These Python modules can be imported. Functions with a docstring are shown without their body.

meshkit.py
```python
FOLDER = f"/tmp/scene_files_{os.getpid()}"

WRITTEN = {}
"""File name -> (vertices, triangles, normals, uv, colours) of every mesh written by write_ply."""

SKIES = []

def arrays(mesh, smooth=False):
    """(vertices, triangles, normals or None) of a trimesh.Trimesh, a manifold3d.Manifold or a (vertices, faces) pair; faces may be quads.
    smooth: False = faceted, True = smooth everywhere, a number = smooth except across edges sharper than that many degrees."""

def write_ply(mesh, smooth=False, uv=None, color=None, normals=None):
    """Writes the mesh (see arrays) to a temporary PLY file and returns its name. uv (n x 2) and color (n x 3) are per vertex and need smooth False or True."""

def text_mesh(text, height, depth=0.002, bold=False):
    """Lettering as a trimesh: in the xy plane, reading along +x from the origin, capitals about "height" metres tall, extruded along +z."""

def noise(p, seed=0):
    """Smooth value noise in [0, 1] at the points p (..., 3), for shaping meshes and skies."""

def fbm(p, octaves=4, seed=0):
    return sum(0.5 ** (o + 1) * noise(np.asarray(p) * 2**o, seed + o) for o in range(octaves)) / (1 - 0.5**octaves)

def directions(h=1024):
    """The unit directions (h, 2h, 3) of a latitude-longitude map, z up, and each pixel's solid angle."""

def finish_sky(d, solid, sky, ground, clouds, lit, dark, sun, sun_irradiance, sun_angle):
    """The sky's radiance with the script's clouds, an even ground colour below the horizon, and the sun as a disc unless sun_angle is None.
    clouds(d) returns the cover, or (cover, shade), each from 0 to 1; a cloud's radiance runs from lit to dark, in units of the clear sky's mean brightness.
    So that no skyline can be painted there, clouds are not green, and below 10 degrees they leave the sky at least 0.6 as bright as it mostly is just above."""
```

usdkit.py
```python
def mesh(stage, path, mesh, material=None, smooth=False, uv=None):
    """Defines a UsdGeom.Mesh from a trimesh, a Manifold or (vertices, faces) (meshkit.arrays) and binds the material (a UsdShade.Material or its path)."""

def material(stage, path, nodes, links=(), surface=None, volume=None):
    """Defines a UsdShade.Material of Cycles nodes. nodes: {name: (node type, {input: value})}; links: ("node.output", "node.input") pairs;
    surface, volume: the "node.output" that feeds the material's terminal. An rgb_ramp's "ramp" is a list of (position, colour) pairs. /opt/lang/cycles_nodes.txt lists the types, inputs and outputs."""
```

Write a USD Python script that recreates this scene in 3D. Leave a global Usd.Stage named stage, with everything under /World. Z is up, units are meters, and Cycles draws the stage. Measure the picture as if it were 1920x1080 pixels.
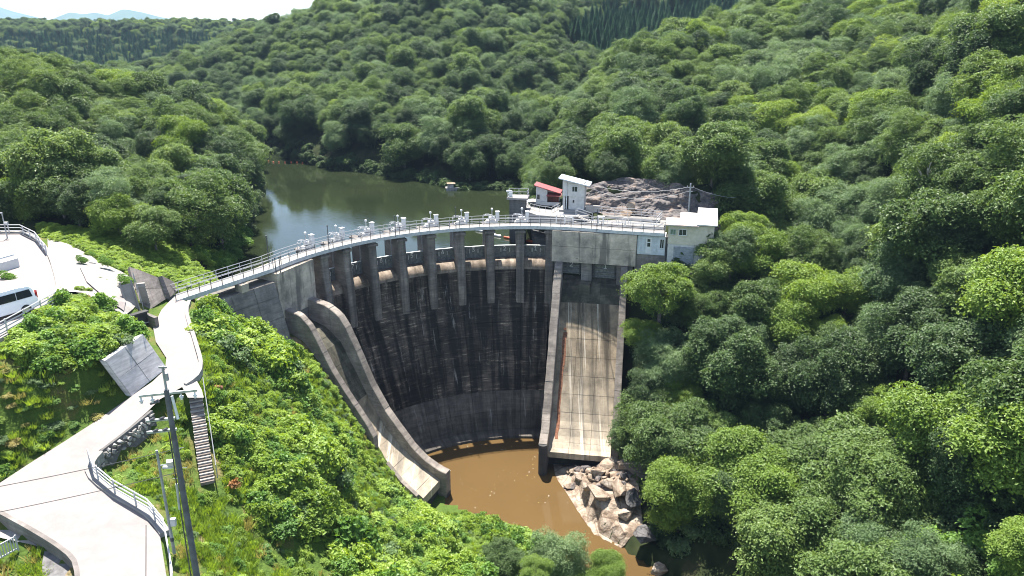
import math, random
import numpy as np
import trimesh, shapely
from shapely.geometry import Polygon, LineString
from scipy.interpolate import RBFInterpolator
from scipy.spatial import ConvexHull
import usdkit, meshkit
from pxr import Usd, UsdGeom, UsdLux, UsdShade, Gf, Sdf, Vt

stage = Usd.Stage.CreateInMemory()
UsdGeom.SetStageUpAxis(stage, 'Z')
UsdGeom.SetStageMetersPerUnit(stage, 1.0)
world = UsdGeom.Xform.Define(stage, '/World')
stage.SetDefaultPrim(world.GetPrim())
stage.DefinePrim('/World/Looks', 'Scope')
rnd = random.Random(7)
rng = np.random.default_rng(11)

# ------------------------------------------------------------------ camera, sky, sun, exposure
CAM_Z, FPX, PITCH = 22.0, 1400.0, 18.6
SUN_EL, SUN_AZ = math.radians(67.5), math.radians(-15)      # azimuth from +y, negative towards -x
cam = UsdGeom.Camera.Define(stage, '/World/camera')
cam.CreateHorizontalApertureAttr(36.0)
cam.CreateVerticalApertureAttr(20.25)
cam.CreateFocalLengthAttr(36.0 * FPX / 1920)
cam.CreateClippingRangeAttr(Gf.Vec2f(0.3, 20000))
cam.CreateFStopAttr(0.0)
cam.CreateExposureAttr(1.7)
cam.AddTranslateOp().Set(Gf.Vec3d(0, 0, CAM_Z))
cam.AddRotateXOp().Set(90 - PITCH)
sky_mat = usdkit.material(stage, '/World/Looks/sky', {
    "tc": ("texture_coordinate", {}),
    "sky": ("sky_texture", {"sky_type": "single_scattering", "sun_disc": False, "sun_elevation": SUN_EL, "sun_rotation": SUN_AZ,
                            "air_density": 1.0, "aerosol_density": 0.9, "ozone_density": 1.0}),
    "nz": ("noise_texture", {"scale": 2.2, "detail": 6.0, "roughness": 0.55}),
    "rp": ("rgb_ramp", {"ramp": [(0.0, (0, 0, 0)), (0.54, (0, 0, 0)), (0.78, (1, 1, 1)), (1.0, (1, 1, 1))]}),
    "cl": ("math", {"math_type": "multiply", "value2": 0.75}),
    "mx": ("mix_color", {"blend_type": "mix", "b": (9.5, 9.8, 10.2), "use_clamp": False}),
    "bg": ("background_shader", {"strength": 0.078})},
    [("tc.generated", "nz.vector"), ("nz.fac", "rp.fac"), ("rp.color", "cl.value1"), ("cl.value", "mx.fac"), ("sky.color", "mx.a"), ("mx.result", "bg.color")],
    surface="bg.background")
dome = UsdLux.DomeLight.Define(stage, '/World/sky')
UsdShade.MaterialBindingAPI.Apply(dome.GetPrim()).Bind(sky_mat)
sun = UsdLux.DistantLight.Define(stage, '/World/sun')
sun.CreateNormalizeAttr(True)
sun.CreateIntensityAttr(1.25)
sun.CreateAngleAttr(0.53)
sun.CreateColorAttr(Gf.Vec3f(1.0, 0.955, 0.88))
# shines along -z: tilt from the zenith towards the sun's azimuth
sun.AddRotateZOp().Set(-math.degrees(SUN_AZ))
sun.AddRotateXOp().Set(-(90 - math.degrees(SUN_EL)))

# ------------------------------------------------------------------ helpers
used = {}
def numbered(parent, name):
    k = (parent, name); n = used.get(k, 0); used[k] = n + 1
    return name if n == 0 else f'{name}_{n:03d}'
def tag(p, label=None, cat=None, group=None, kind=None):
    p = p.GetPrim() if hasattr(p, 'GetPrim') else p
    for k, v in (('label', label), ('category', cat), ('group', group), ('kind', kind)):
        if v: p.SetCustomDataByKey(k, v)
    return p
def path_of(parent): return '/World' if parent is None else str(parent.GetPath())
def obj(name, mesh, m, parent=None, label=None, cat=None, group=None, kind=None, smooth=False):
    pp = path_of(parent)
    g = usdkit.mesh(stage, f'{pp}/{numbered(pp, name)}', mesh, MAT[m], smooth=smooth)
    return tag(g, label, cat, group, kind)
def thing(name, label, cat, loc=(0, 0, 0), rz=0.0, group=None, scale=None):
    x = UsdGeom.Xform.Define(stage, '/World/' + numbered('/World', name))
    x.AddTranslateOp().Set(Gf.Vec3d(*map(float, loc)))
    x.AddRotateZOp().Set(float(rz))
    if scale: x.AddScaleOp().Set(Gf.Vec3f(*map(float, scale)))
    return tag(x, label, cat, group)
def copy_of(src, name, label, cat, loc, rz=0.0, group=None, scale=None, rx=0.0, ry=0.0):
    x = UsdGeom.Xform.Define(stage, '/World/' + numbered('/World', name))
    x.GetPrim().GetReferences().AddInternalReference(src)
    x.ClearXformOpOrder()
    x.AddTranslateOp(opSuffix='place').Set(Gf.Vec3d(*map(float, loc)))
    x.AddRotateXYZOp(opSuffix='turn').Set(Gf.Vec3f(float(rx), float(ry), float(rz)))
    if scale: x.AddScaleOp(opSuffix='size').Set(Gf.Vec3f(*map(float, scale)))
    x.GetPrim().SetInstanceable(True)
    return tag(x, label, cat, group)
cat_ = trimesh.util.concatenate
def box(x0, x1, y0, y1, z0, z1):
    b = trimesh.creation.box([x1 - x0, y1 - y0, z1 - z0]); b.apply_translation([(x0 + x1) / 2, (y0 + y1) / 2, (z0 + z1) / 2]); return b
def obox(c, size, rz=0.0, rx=0.0):
    b = trimesh.creation.box(size)
    if rx: b.apply_transform(trimesh.transformations.rotation_matrix(rx, [1, 0, 0]))
    b.apply_transform(trimesh.transformations.rotation_matrix(rz, [0, 0, 1])); b.apply_translation(c); return b
def tube(pts, r, n=6, closed=False):
    pts = np.asarray(pts, float); N = len(pts)
    rr = np.broadcast_to(np.asarray(r, float), (N,))
    if closed: tg = np.roll(pts, -1, 0) - np.roll(pts, 1, 0)
    else: tg = np.gradient(pts, axis=0)
    tg /= np.linalg.norm(tg, axis=1, keepdims=True) + 1e-9
    V = []
    for i in range(N):
        ref = np.array([0, 0, 1.0]) if abs(tg[i, 2]) < 0.9 else np.array([1.0, 0, 0])
        a = np.cross(tg[i], ref); a /= np.linalg.norm(a); b = np.cross(tg[i], a)
        for k in range(n):
            t = 2 * math.pi * k / n
            V.append(pts[i] + rr[i] * (a * math.cos(t) + b * math.sin(t)))
    F = []
    for i in range(N if closed else N - 1):
        j = (i + 1) % N
        for k in range(n):
            a, b, c, d = i * n + k, i * n + (k + 1) % n, j * n + (k + 1) % n, j * n + k
            F += [[a, c, b], [a, d, c]]
    if not closed:
        V += [pts[0], pts[-1]]; s, e = len(V) - 2, len(V) - 1
        for k in range(n):
            F += [[s, k, (k + 1) % n], [e, (N - 1) * n + (k + 1) % n, (N - 1) * n + k]]
    return trimesh.Trimesh(V, F, process=False)
def cyl(x, y, z0, z1, r, r1=None, n=10):
    return tube([(x, y, z0), (x, y, z1)], [r, r if r1 is None else r1], n)
def prism(xy, z0, z1):
    p = trimesh.creation.extrude_polygon(Polygon(xy), z1 - z0, engine='earcut'); p.apply_translation([0, 0, z0]); return p
def loft(rings, cap=True):
    """closed rings (k x n x 3) joined one to the next"""
    R = np.asarray(rings, float); k, n = R.shape[:2]; V = R.reshape(-1, 3).tolist(); F = []
    for i in range(k - 1):
        for j in range(n):
            a, b, c, d = i * n + j, i * n + (j + 1) % n, (i + 1) * n + (j + 1) % n, (i + 1) * n + j
            F += [[a, b, c], [a, c, d]]
    if cap:
        for base, flip in ((0, True), ((k - 1) * n, False)):
            for j in range(1, n - 1):
                F.append([base, base + j + 1, base + j] if flip else [base, base + j, base + j + 1])
    m = trimesh.Trimesh(V, F, process=False)
    if m.volume < 0: m.invert()
    return m
def sheet(L, R):
    L, R = np.asarray(L, float), np.asarray(R, float); n = len(L)
    F = []
    for i in range(n - 1): F += [[i, n + i, n + i + 1], [i, n + i + 1, i + 1]]
    m = trimesh.Trimesh(np.vstack([L, R]), F, process=False)
    if m.face_normals[:, 2].sum() < 0: m.invert()
    return m
def dense(p, step):
    p = np.asarray(p, float); out = []
    for a, b in zip(p[:-1], p[1:]):
        n = max(1, int(np.linalg.norm(b - a) / step))
        out += [a + (b - a) * k / n for k in range(n)]
    return np.array(out + [p[-1]])
def smooth_line(p, step):
    """Catmull-Rom through the points"""
    p = np.asarray(p, float); q = np.vstack([2 * p[0] - p[1], p, 2 * p[-1] - p[-2]]); out = []
    for i in range(1, len(q) - 2):
        n = max(2, int(np.linalg.norm(q[i + 1] - q[i]) / step))
        for k in range(n):
            t = k / n
            out.append(0.5 * (2 * q[i] + (q[i + 1] - q[i - 1]) * t + (2 * q[i - 1] - 5 * q[i] + 4 * q[i + 1] - q[i + 2]) * t * t + (3 * q[i] - q[i - 1] - 3 * q[i + 1] + q[i + 2]) * t ** 3))
    return np.array(out + [p[-1]])
cp, sp = math.cos(math.radians(PITCH)), math.sin(math.radians(PITCH))
def ray(px, py):
    u, v = (px - 960) / FPX, (540 - py) / FPX
    return np.array([u, cp + v * sp, -sp + v * cp])
def at(px, py, z):
    """survey: the point of height z that the photograph shows at the pixel"""
    d = ray(px, py); return d * ((z - CAM_Z) / d[2]) + [0, 0, CAM_Z]
def aty(px, py, Y):
    d = ray(px, py); return d * (Y / d[1]) + [0, 0, CAM_Z]
def att(px, py, t): return ray(px, py) * t + [0, 0, CAM_Z]
def project(p):
    q = np.asarray(p, float) - [0, 0, CAM_Z]
    w = q @ [0, cp, -sp]; return 960 + FPX * q[..., 0] / w, 540 - FPX * (q @ [0, sp, cp]) / w, w

# ------------------------------------------------------------------ materials
MAT = {}
def mat(name, nodes, links, surface='p.BSDF', volume=None):
    MAT[name] = usdkit.material(stage, '/World/Looks/' + name, nodes, links, surface=surface, volume=volume)
def plain(name, col, rough=0.7, metal=0.0, spec=0.5, var=0.12, scale=3.0):
    c = np.array(col)
    mat(name, {"g": ("geometry", {}), "n": ("noise_texture", {"scale": scale, "detail": 4.0}),
               "r": ("rgb_ramp", {"ramp": [(0.25, tuple(c * (1 - 2 * var))), (0.75, tuple(np.minimum(c * (1 + 2 * var), 0.95)))]}),
               "p": ("principled_bsdf", {"roughness": rough, "metallic": metal, "specular_ior_level": spec})},
        [("g.position", "n.vector"), ("n.fac", "r.fac"), ("r.color", "p.base_color")])
def concrete(name, light, dark, streak=0.6, vscale=0.10, yscale=None, pale_low=False, polar=False, spots=None, hi=None, rough=0.85, bump=0.25, hscale=1.0, s0=0.42, s1=0.6, lifts=True, strata=False):
    """stained concrete: broad noise between two tones, vertical run-off streaks, horizontal lift lines, speckle"""
    L, D = np.array(light), np.array(dark)
    nodes = {
        "g": ("geometry", {}), "qs": ("vector_math", {"math_type": "subtract", "vector2": (1.3, 62.2, 0.0)}), "qx": ("separate_xyz", {}), "qa": ("math", {"math_type": "arctan2"}), "qm": ("math", {"math_type": "multiply", "value2": 27.0}), "qc": ("combine_xyz", {}),
        "m1": ("mapping", {"scale": (hscale, hscale if yscale is None else yscale, vscale)}),
        "n1": ("noise_texture", {"scale": 1.3, "detail": 6.0, "roughness": 0.62}),
        "r1": ("rgb_ramp", {"ramp": [(s0, (0, 0, 0)), (s1, (1, 1, 1))]}),
        "n2": ("noise_texture", {"scale": 0.45, "detail": 7.0, "roughness": 0.68}),
        "r2": ("rgb_ramp", {"ramp": [(0.3, tuple(D * 1.5)), (0.5, tuple(0.5 * (L + D))), (0.7, tuple(L))]}),
        "mu": ("math", {"math_type": "multiply", "value2": streak}),
        "mx": ("mix_color", {"blend_type": "mix", "b": tuple(D), "use_clamp": False}),
        "m3": ("mapping", {"scale": (0.35, 0.35, 3.2)}),
        "n3": ("noise_texture", {"scale": 1.5, "detail": 5.0, "roughness": 0.7}),
        "r3": ("rgb_ramp", {"ramp": [(0.35, (0.5, 0.5, 0.5)), (0.50, (0.9, 0.9, 0.9)), (0.58, (1.2, 1.2, 1.2)), (0.65, (4.2, 4.1, 3.9))] if strata else [(0.35, (0.72, 0.72, 0.72)), (0.55, (1, 1, 1)), (0.72, (1.25, 1.25, 1.25))]}),
        "mv": ("mix_color", {"blend_type": "multiply", "fac": 1.0 if lifts else 0.3, "use_clamp": False}),
        "n4": ("noise_texture", {"scale": 9.0, "detail": 4.0}),
        "bp": ("bump", {"strength": bump, "distance": 0.04}),
        "p": ("principled_bsdf", {"roughness": rough, "specular_ior_level": 0.3})}
    pos = "qc.vector" if polar else "g.position"
    links = [("g.position", "qs.vector1"), ("qs.vector", "qx.vector"), ("qx.x", "qa.value1"), ("qx.y", "qa.value2"), ("qa.value", "qm.value1"), ("qm.value", "qc.x"), ("qx.z", "qc.z"), (pos, "m1.vector"), ("m1.vector", "n1.vector"), ("n1.fac", "r1.fac"), ("g.position", "n2.vector"), ("n2.fac", "r2.fac"),
             ("r1.color", "mu.value1"), ("mu.value", "mx.fac"), ("r2.color", "mx.a"), ("g.position", "m3.vector"), ("m3.vector", "n3.vector"), ("n3.fac", "r3.fac"),
             ("mx.result", "mv.a"), ("r3.color", "mv.b"), ("g.position", "n4.vector"), ("n4.fac", "bp.height"), ("bp.normal", "p.normal")]
    if pale_low:   # concrete blended paler towards the bottom of the chute
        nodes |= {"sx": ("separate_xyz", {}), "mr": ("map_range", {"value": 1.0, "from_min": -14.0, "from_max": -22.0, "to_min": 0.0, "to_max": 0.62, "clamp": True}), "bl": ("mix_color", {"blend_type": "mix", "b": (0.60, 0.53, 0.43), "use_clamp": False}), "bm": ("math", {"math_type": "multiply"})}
    if hi is not None:   # pale lime runs
        nodes |= {"m5": ("mapping", {"scale": (1.7, 1.7 if yscale is None else yscale, 0.16 if yscale is None else vscale), "location": (31, 17, 5)}),
                  "n5": ("noise_texture", {"scale": 1.0, "detail": 8.0, "roughness": 0.75}),
                  "r5": ("rgb_ramp", {"ramp": [(0.56, (0, 0, 0)), (0.64, (1, 1, 1))] if pale_low else [(0.585, (0, 0, 0)), (0.68, (0.9, 0.9, 0.9))] if polar else [(0.60, (0, 0, 0)), (0.69, (1, 1, 1))]}),
                  "mh": ("mix_color", {"blend_type": "mix", "b": tuple(hi), "use_clamp": False})}
        links += [(pos, "m5.vector"), ("m5.vector", "n5.vector"), ("n5.fac", "r5.fac"), ("r5.color", "mh.fac"), ("mv.result", "mh.a"), ("mh.result", "bl.a" if pale_low else "p.base_color")]
        if pale_low: links += [("g.position", "sx.vector"), ("sx.z", "mr.value"), ("mr.result", "bm.value1"), ("n2.fac", "bm.value2"), ("bm.value", "bl.fac"), ("bl.result", "p.base_color")]
    else: links += [("mv.result", "p.base_color")]
    mat(name, nodes, links)
concrete('dam_face', (0.135, 0.106, 0.08), (0.0115, 0.0095, 0.0078), streak=0.97, vscale=0.05, hi=(0.36, 0.33, 0.29), s0=0.43, s1=0.54, hscale=0.62, strata=True, polar=True)
concrete('dam_toe', (0.165, 0.142, 0.118), (0.03, 0.027, 0.024), polar=True, streak=0.7, vscale=0.12, hi=(0.34, 0.33, 0.31))
concrete('ogee', (0.40, 0.32, 0.25), (0.075, 0.056, 0.038), streak=0.75, vscale=0.3, hscale=0.8, polar=True, s0=0.46, s1=0.6)
concrete('pier', (0.29, 0.25, 0.212), (0.065, 0.058, 0.052), polar=True, streak=0.75, vscale=0.08, hscale=1.3)
concrete('block', (0.62, 0.525, 0.415), (0.10, 0.09, 0.078), streak=0.8, vscale=0.06, hscale=0.5, s0=0.52, s1=0.62, lifts=False)
concrete('gravity', (0.28, 0.25, 0.222), (0.075, 0.069, 0.064), streak=0.5, vscale=0.25)
concrete('chute_wall', (0.34, 0.295, 0.255), (0.10, 0.087, 0.077), streak=0.35, vscale=0.6, bump=0.5)
concrete('chute_floor', (0.40, 0.315, 0.215), (0.055, 0.044, 0.031), pale_low=True, streak=0.9, vscale=0.03, yscale=0.03, hscale=0.75, lifts=False, hi=(0.62, 0.55, 0.45), s0=0.50, s1=0.62)
concrete('chute_dark', (0.17, 0.15, 0.11), (0.035, 0.035, 0.025), streak=0.7, vscale=0.15)  # darker tone for the upper chute floors and outlet pier
mat('bare_earth', {'g': ('geometry', {}), 'n': ('noise_texture', {'scale': 1.2, 'detail': 8.0, 'roughness': 0.7}), 'r': ('rgb_ramp', {'ramp': [(0.3, (0.16, 0.125, 0.075)), (0.5, (0.27, 0.21, 0.145)), (0.7, (0.38, 0.30, 0.22))]}), 'b': ('bump', {'strength': 0.8, 'distance': 0.15}), 'p': ('principled_bsdf', {'roughness': 0.95})}, [('g.position', 'n.vector'), ('n.fac', 'r.fac'), ('r.color', 'p.base_color'), ('n.fac', 'b.height'), ('b.normal', 'p.normal')])
concrete('deck', (0.30, 0.285, 0.27), (0.17, 0.16, 0.15), streak=0.2, vscale=1.0, lifts=False)
concrete('road', (0.275, 0.245, 0.235), (0.185, 0.163, 0.155), streak=0.25, vscale=1.0, lifts=False, bump=0.1, hscale=0.3)
concrete('shotcrete', (0.35, 0.335, 0.315), (0.18, 0.165, 0.15), streak=0.35, vscale=0.6, lifts=False, bump=0.6)
concrete('panel', (0.62, 0.61, 0.61), (0.40, 0.39, 0.385), streak=0.4, vscale=0.3)
concrete('wing', (0.24, 0.215, 0.20), (0.10, 0.088, 0.08), streak=0.5, vscale=0.4)
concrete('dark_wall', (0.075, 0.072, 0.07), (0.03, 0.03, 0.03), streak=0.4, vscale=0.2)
concrete('intake', (0.16, 0.155, 0.15), (0.05, 0.05, 0.05), streak=0.6, vscale=0.1)
plain('white_paint', (0.55, 0.55, 0.545), 0.5, var=0.05)
plain('car_white', (0.80, 0.80, 0.80), 0.22, var=0.01)
plain('black_glass', (0.012, 0.014, 0.017), 0.06, var=0.1)
plain('tyre', (0.02, 0.02, 0.02), 0.85)
plain('wheel_rim', (0.5, 0.5, 0.52), 0.3, 0.8)
plain('tail_red', (0.35, 0.02, 0.02), 0.25)
plain('rail_white', (0.42, 0.42, 0.43), 0.45, 0.2, var=0.06)
plain('rail_grey', (0.42, 0.42, 0.42), 0.5, 0.3, var=0.1)
plain('post_dark', (0.06, 0.06, 0.065), 0.6)
plain('galvanised', (0.40, 0.41, 0.42), 0.45, 0.6)
plain('pole_concrete', (0.085, 0.087, 0.092), 0.8, var=0.2)
plain('pole_steel', (0.27, 0.28, 0.29), 0.5, 0.4)
plain('gate_steel', (0.15, 0.15, 0.152), 0.6, 0.2, var=0.25, scale=4)
plain('gate_edge', (0.42, 0.43, 0.43), 0.6)
plain('number_white', (0.62, 0.62, 0.6), 0.7)
plain('wall_white', (0.46, 0.455, 0.44), 0.75, var=0.06)
plain('wall_grey', (0.42, 0.41, 0.39), 0.8, var=0.1)
plain('wall_cream', (0.46, 0.42, 0.325), 0.8, var=0.06)
plain('hut_blue', (0.46, 0.49, 0.52), 0.6, var=0.08)
plain('shutter_grey', (0.22, 0.24, 0.27), 0.5, 0.2)
plain('roof_white', (0.48, 0.465, 0.44), 0.5, var=0.05)
plain('roof_pink', (0.36, 0.31, 0.28), 0.6, var=0.15)
plain('roof_blue', (0.42, 0.45, 0.48), 0.5, var=0.05)
plain('roof_red', (0.27, 0.06, 0.06), 0.55, var=0.12)
plain('window_dark', (0.02, 0.024, 0.026), 0.1)
plain('window_green', (0.10, 0.15, 0.11), 0.15)
plain('wood_brown', (0.12, 0.035, 0.025), 0.7)
plain('float_orange', (0.45, 0.09, 0.03), 0.5)
plain('float_white', (0.75, 0.73, 0.70), 0.5)
plain('bark', (0.10, 0.085, 0.07), 0.9, var=0.3)
plain('dead_wood', (0.42, 0.39, 0.36), 0.85, var=0.15)
plain('wire', (0.05, 0.05, 0.05), 0.5)
plain('stone_grey', (0.30, 0.285, 0.265), 0.9, var=0.3, scale=2)
plain('stone_dark', (0.19, 0.18, 0.17), 0.9, var=0.3, scale=2)
plain('mortar', (0.10, 0.095, 0.09), 0.95)
plain('stair_stone', (0.30, 0.27, 0.24), 0.9, var=0.1)
plain('riser_dark', (0.16, 0.13, 0.11), 0.9)
plain('rust', (0.20, 0.085, 0.045), 0.9, var=0.3, scale=5)
plain('asphalt', (0.12, 0.115, 0.115), 0.9, var=0.25)
plain('porcelain', (0.6, 0.6, 0.58), 0.3)
def rock_mat(name, cols, scale=0.7, strata=2.2):
    mat(name, {"g": ("geometry", {}), "m": ("mapping", {"scale": (1, 1, strata), "rotation": (0.5, 0.35, 0.2)}),
               "n": ("noise_texture", {"scale": scale, "detail": 9.0, "roughness": 0.68}),
               "r": ("rgb_ramp", {"ramp": list(zip((0.28, 0.42, 0.52, 0.70), cols))}),
               "v": ("voronoi_texture", {"feature": "distance_to_edge", "scale": 0.42}), "vr": ("rgb_ramp", {"ramp": [(0.0, (0.5, 0.47, 0.45)), (0.03, (1, 1, 1))]}),
               "x": ("mix_color", {"blend_type": "multiply", "fac": 1.0}), "n2": ("noise_texture", {"scale": 5.0, "detail": 6.0}),
               "b": ("bump", {"strength": 0.7, "distance": 0.15}), "p": ("principled_bsdf", {"roughness": 0.9, "specular_ior_level": 0.25})},
        [("g.position", "m.vector"), ("m.vector", "n.vector"), ("n.fac", "r.fac"), ("m.vector", "v.vector"), ("v.distance", "vr.fac"), ("r.color", "x.a"), ("vr.color", "x.b"),
         ("x.result", "p.base_color"), ("g.position", "n2.vector"), ("n2.fac", "b.height"), ("b.normal", "p.normal")])
rock_mat('rock_pale', [(0.06, 0.042, 0.03), (0.16, 0.115, 0.082), (0.27, 0.215, 0.165), (0.38, 0.325, 0.27)])
rock_mat('rock_dark', [(0.03, 0.03, 0.032), (0.07, 0.068, 0.068), (0.10, 0.095, 0.095), (0.17, 0.16, 0.155)])
rock_mat('rock_cutting', [(0.045, 0.041, 0.042), (0.085, 0.077, 0.077), (0.125, 0.112, 0.108), (0.26, 0.19, 0.15)], scale=0.5)
def leaf_mat(name, cols, trans=0.34, rough=0.5):
    """leaf colour varies from plant to plant (object_info) and from leaf to leaf"""
    c = [np.array(x) * np.array([2.15, 2.08, 1.85]) for x in cols]
    mat(name, {"oi": ("object_info", {}), "g": ("geometry", {}),
               "n": ("noise_texture", {"scale": 0.45, "detail": 3.0}), "a1": ("math", {"math_type": "multiply_add", "value2": 0.55, "value3": -0.10}),
               "a2": ("math", {"math_type": "multiply_add", "value2": 0.35}), "a3": ("math", {"math_type": "multiply_add", "value2": 0.30}),
               "r": ("rgb_ramp", {"ramp": [(k / (len(c) - 1), tuple(v)) for k, v in enumerate(c)]}),
               "tr": ("hsv", {"hue": 0.482, "saturation": 1.15, "value": 1.5}),
               "p": ("principled_bsdf", {"roughness": rough, "specular_ior_level": 0.35}), "t": ("translucent_bsdf", {}), "mx": ("mix_closure", {"fac": trans})},
        [("oi.random", "a1.value1"), ("g.position", "n.vector"), ("n.fac", "a2.value1"), ("a1.value", "a2.value3"), ("g.random_per_island", "a3.value1"), ("a2.value", "a3.value3"),
         ("a3.value", "r.fac"), ("r.color", "p.base_color"), ("r.color", "tr.color"), ("tr.color", "t.color"), ("p.BSDF", "mx.closure1"), ("t.BSDF", "mx.closure2")],
        surface='mx.closure')
leaf_mat('leaf_dark', [(0.023, 0.041, 0.0165), (0.035, 0.061, 0.023), (0.055, 0.087, 0.030)])
leaf_mat('leaf_mid', [(0.035, 0.061, 0.019), (0.057, 0.092, 0.027), (0.094, 0.132, 0.037)])
leaf_mat('leaf_yellow', [(0.052, 0.088, 0.018), (0.082, 0.128, 0.024), (0.138, 0.176, 0.036)])
leaf_mat('leaf_silver', [(0.048, 0.080, 0.036), (0.068, 0.105, 0.050), (0.105, 0.145, 0.070)])
leaf_mat('leaf_conifer', [(0.018, 0.050, 0.024), (0.028, 0.072, 0.033), (0.044, 0.096, 0.042)], trans=0.25)
leaf_mat('leaf_bush', [(0.070, 0.112, 0.022), (0.115, 0.172, 0.034), (0.185, 0.235, 0.062)], trans=0.38)
leaf_mat('leaf_bush_deep', [(0.040, 0.084, 0.019), (0.068, 0.126, 0.027), (0.098, 0.162, 0.038)], trans=0.34)
leaf_mat('grass_dry', [(0.11, 0.115, 0.035), (0.165, 0.155, 0.058), (0.24, 0.205, 0.10)], trans=0.3)
leaf_mat('leaf_dry', [(0.10, 0.055, 0.025), (0.16, 0.085, 0.035), (0.22, 0.12, 0.05)], trans=0.2)
mat('ground', {"g": ("geometry", {}), "n": ("noise_texture", {"scale": 0.30, "detail": 9.0, "roughness": 0.7}),
               "r": ("rgb_ramp", {"ramp": [(0.30, (0.040, 0.070, 0.014)), (0.50, (0.065, 0.105, 0.020)), (0.60, (0.11, 0.105, 0.035)), (0.66, (0.22, 0.165, 0.10)), (0.8, (0.30, 0.235, 0.165))]}),
               "n2": ("noise_texture", {"scale": 4.0, "detail": 6.0}), "b": ("bump", {"strength": 0.8, "distance": 0.2}),
               "p": ("principled_bsdf", {"roughness": 0.95, "specular_ior_level": 0.1})},
    [("g.position", "n.vector"), ("n.fac", "r.fac"), ("r.color", "p.base_color"), ("g.position", "n2.vector"), ("n2.fac", "b.height"), ("b.normal", "p.normal")])
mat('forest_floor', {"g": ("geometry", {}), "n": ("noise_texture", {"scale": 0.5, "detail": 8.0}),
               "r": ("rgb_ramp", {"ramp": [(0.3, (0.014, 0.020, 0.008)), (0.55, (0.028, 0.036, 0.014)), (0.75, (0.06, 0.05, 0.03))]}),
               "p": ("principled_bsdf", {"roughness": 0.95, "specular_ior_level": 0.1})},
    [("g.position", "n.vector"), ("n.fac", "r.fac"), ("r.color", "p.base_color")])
mat('mountain', {"g": ("geometry", {}), "n": ("noise_texture", {"scale": 0.012, "detail": 9.0, "roughness": 0.7}),
               "r": ("rgb_ramp", {"ramp": [(0.3, (0.030, 0.055, 0.022)), (0.7, (0.065, 0.105, 0.04))]}), "p": ("principled_bsdf", {"roughness": 0.95, "specular_ior_level": 0.1})},
    [("g.position", "n.vector"), ("n.fac", "r.fac"), ("r.color", "p.base_color")])
def water_mat(name, cols, rough, bump, scale, spec=0.5):
    mat(name, {"g": ("geometry", {}), "n0": ("noise_texture", {"scale": 0.06, "detail": 4.0}), "r": ("rgb_ramp", {"ramp": [(0.3, cols[0]), (0.7, cols[1])]}),
               "m": ("mapping", {"scale": (1.0, 1.5, 1.0)}), "n": ("noise_texture", {"scale": scale, "detail": 4.0, "roughness": 0.55}),
               "n9": ("noise_texture", {"scale": 0.035, "detail": 3.0}), "r9": ("rgb_ramp", {"ramp": [(0.42, (0.12, 0.12, 0.12)), (0.60, (1, 1, 1))]}),
               "mm": ("math", {"math_type": "multiply"}), "b": ("bump", {"strength": bump, "distance": 0.05}),
               "p": ("principled_bsdf", {"roughness": rough, "ior": 1.333, "specular_ior_level": spec})},
        [("g.position", "n0.vector"), ("n0.fac", "r.fac"), ("r.color", "p.base_color"), ("g.position", "m.vector"), ("m.vector", "n.vector"), ("g.position", "n9.vector"), ("n9.fac", "r9.fac"),
         ("n.fac", "mm.value1"), ("r9.color", "mm.value2"), ("mm.value", "b.height"), ("b.normal", "p.normal")])
water_mat('lake_water', ((0.012, 0.017, 0.008), (0.019, 0.025, 0.011)), 0.03, 0.35, 1.6)
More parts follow.
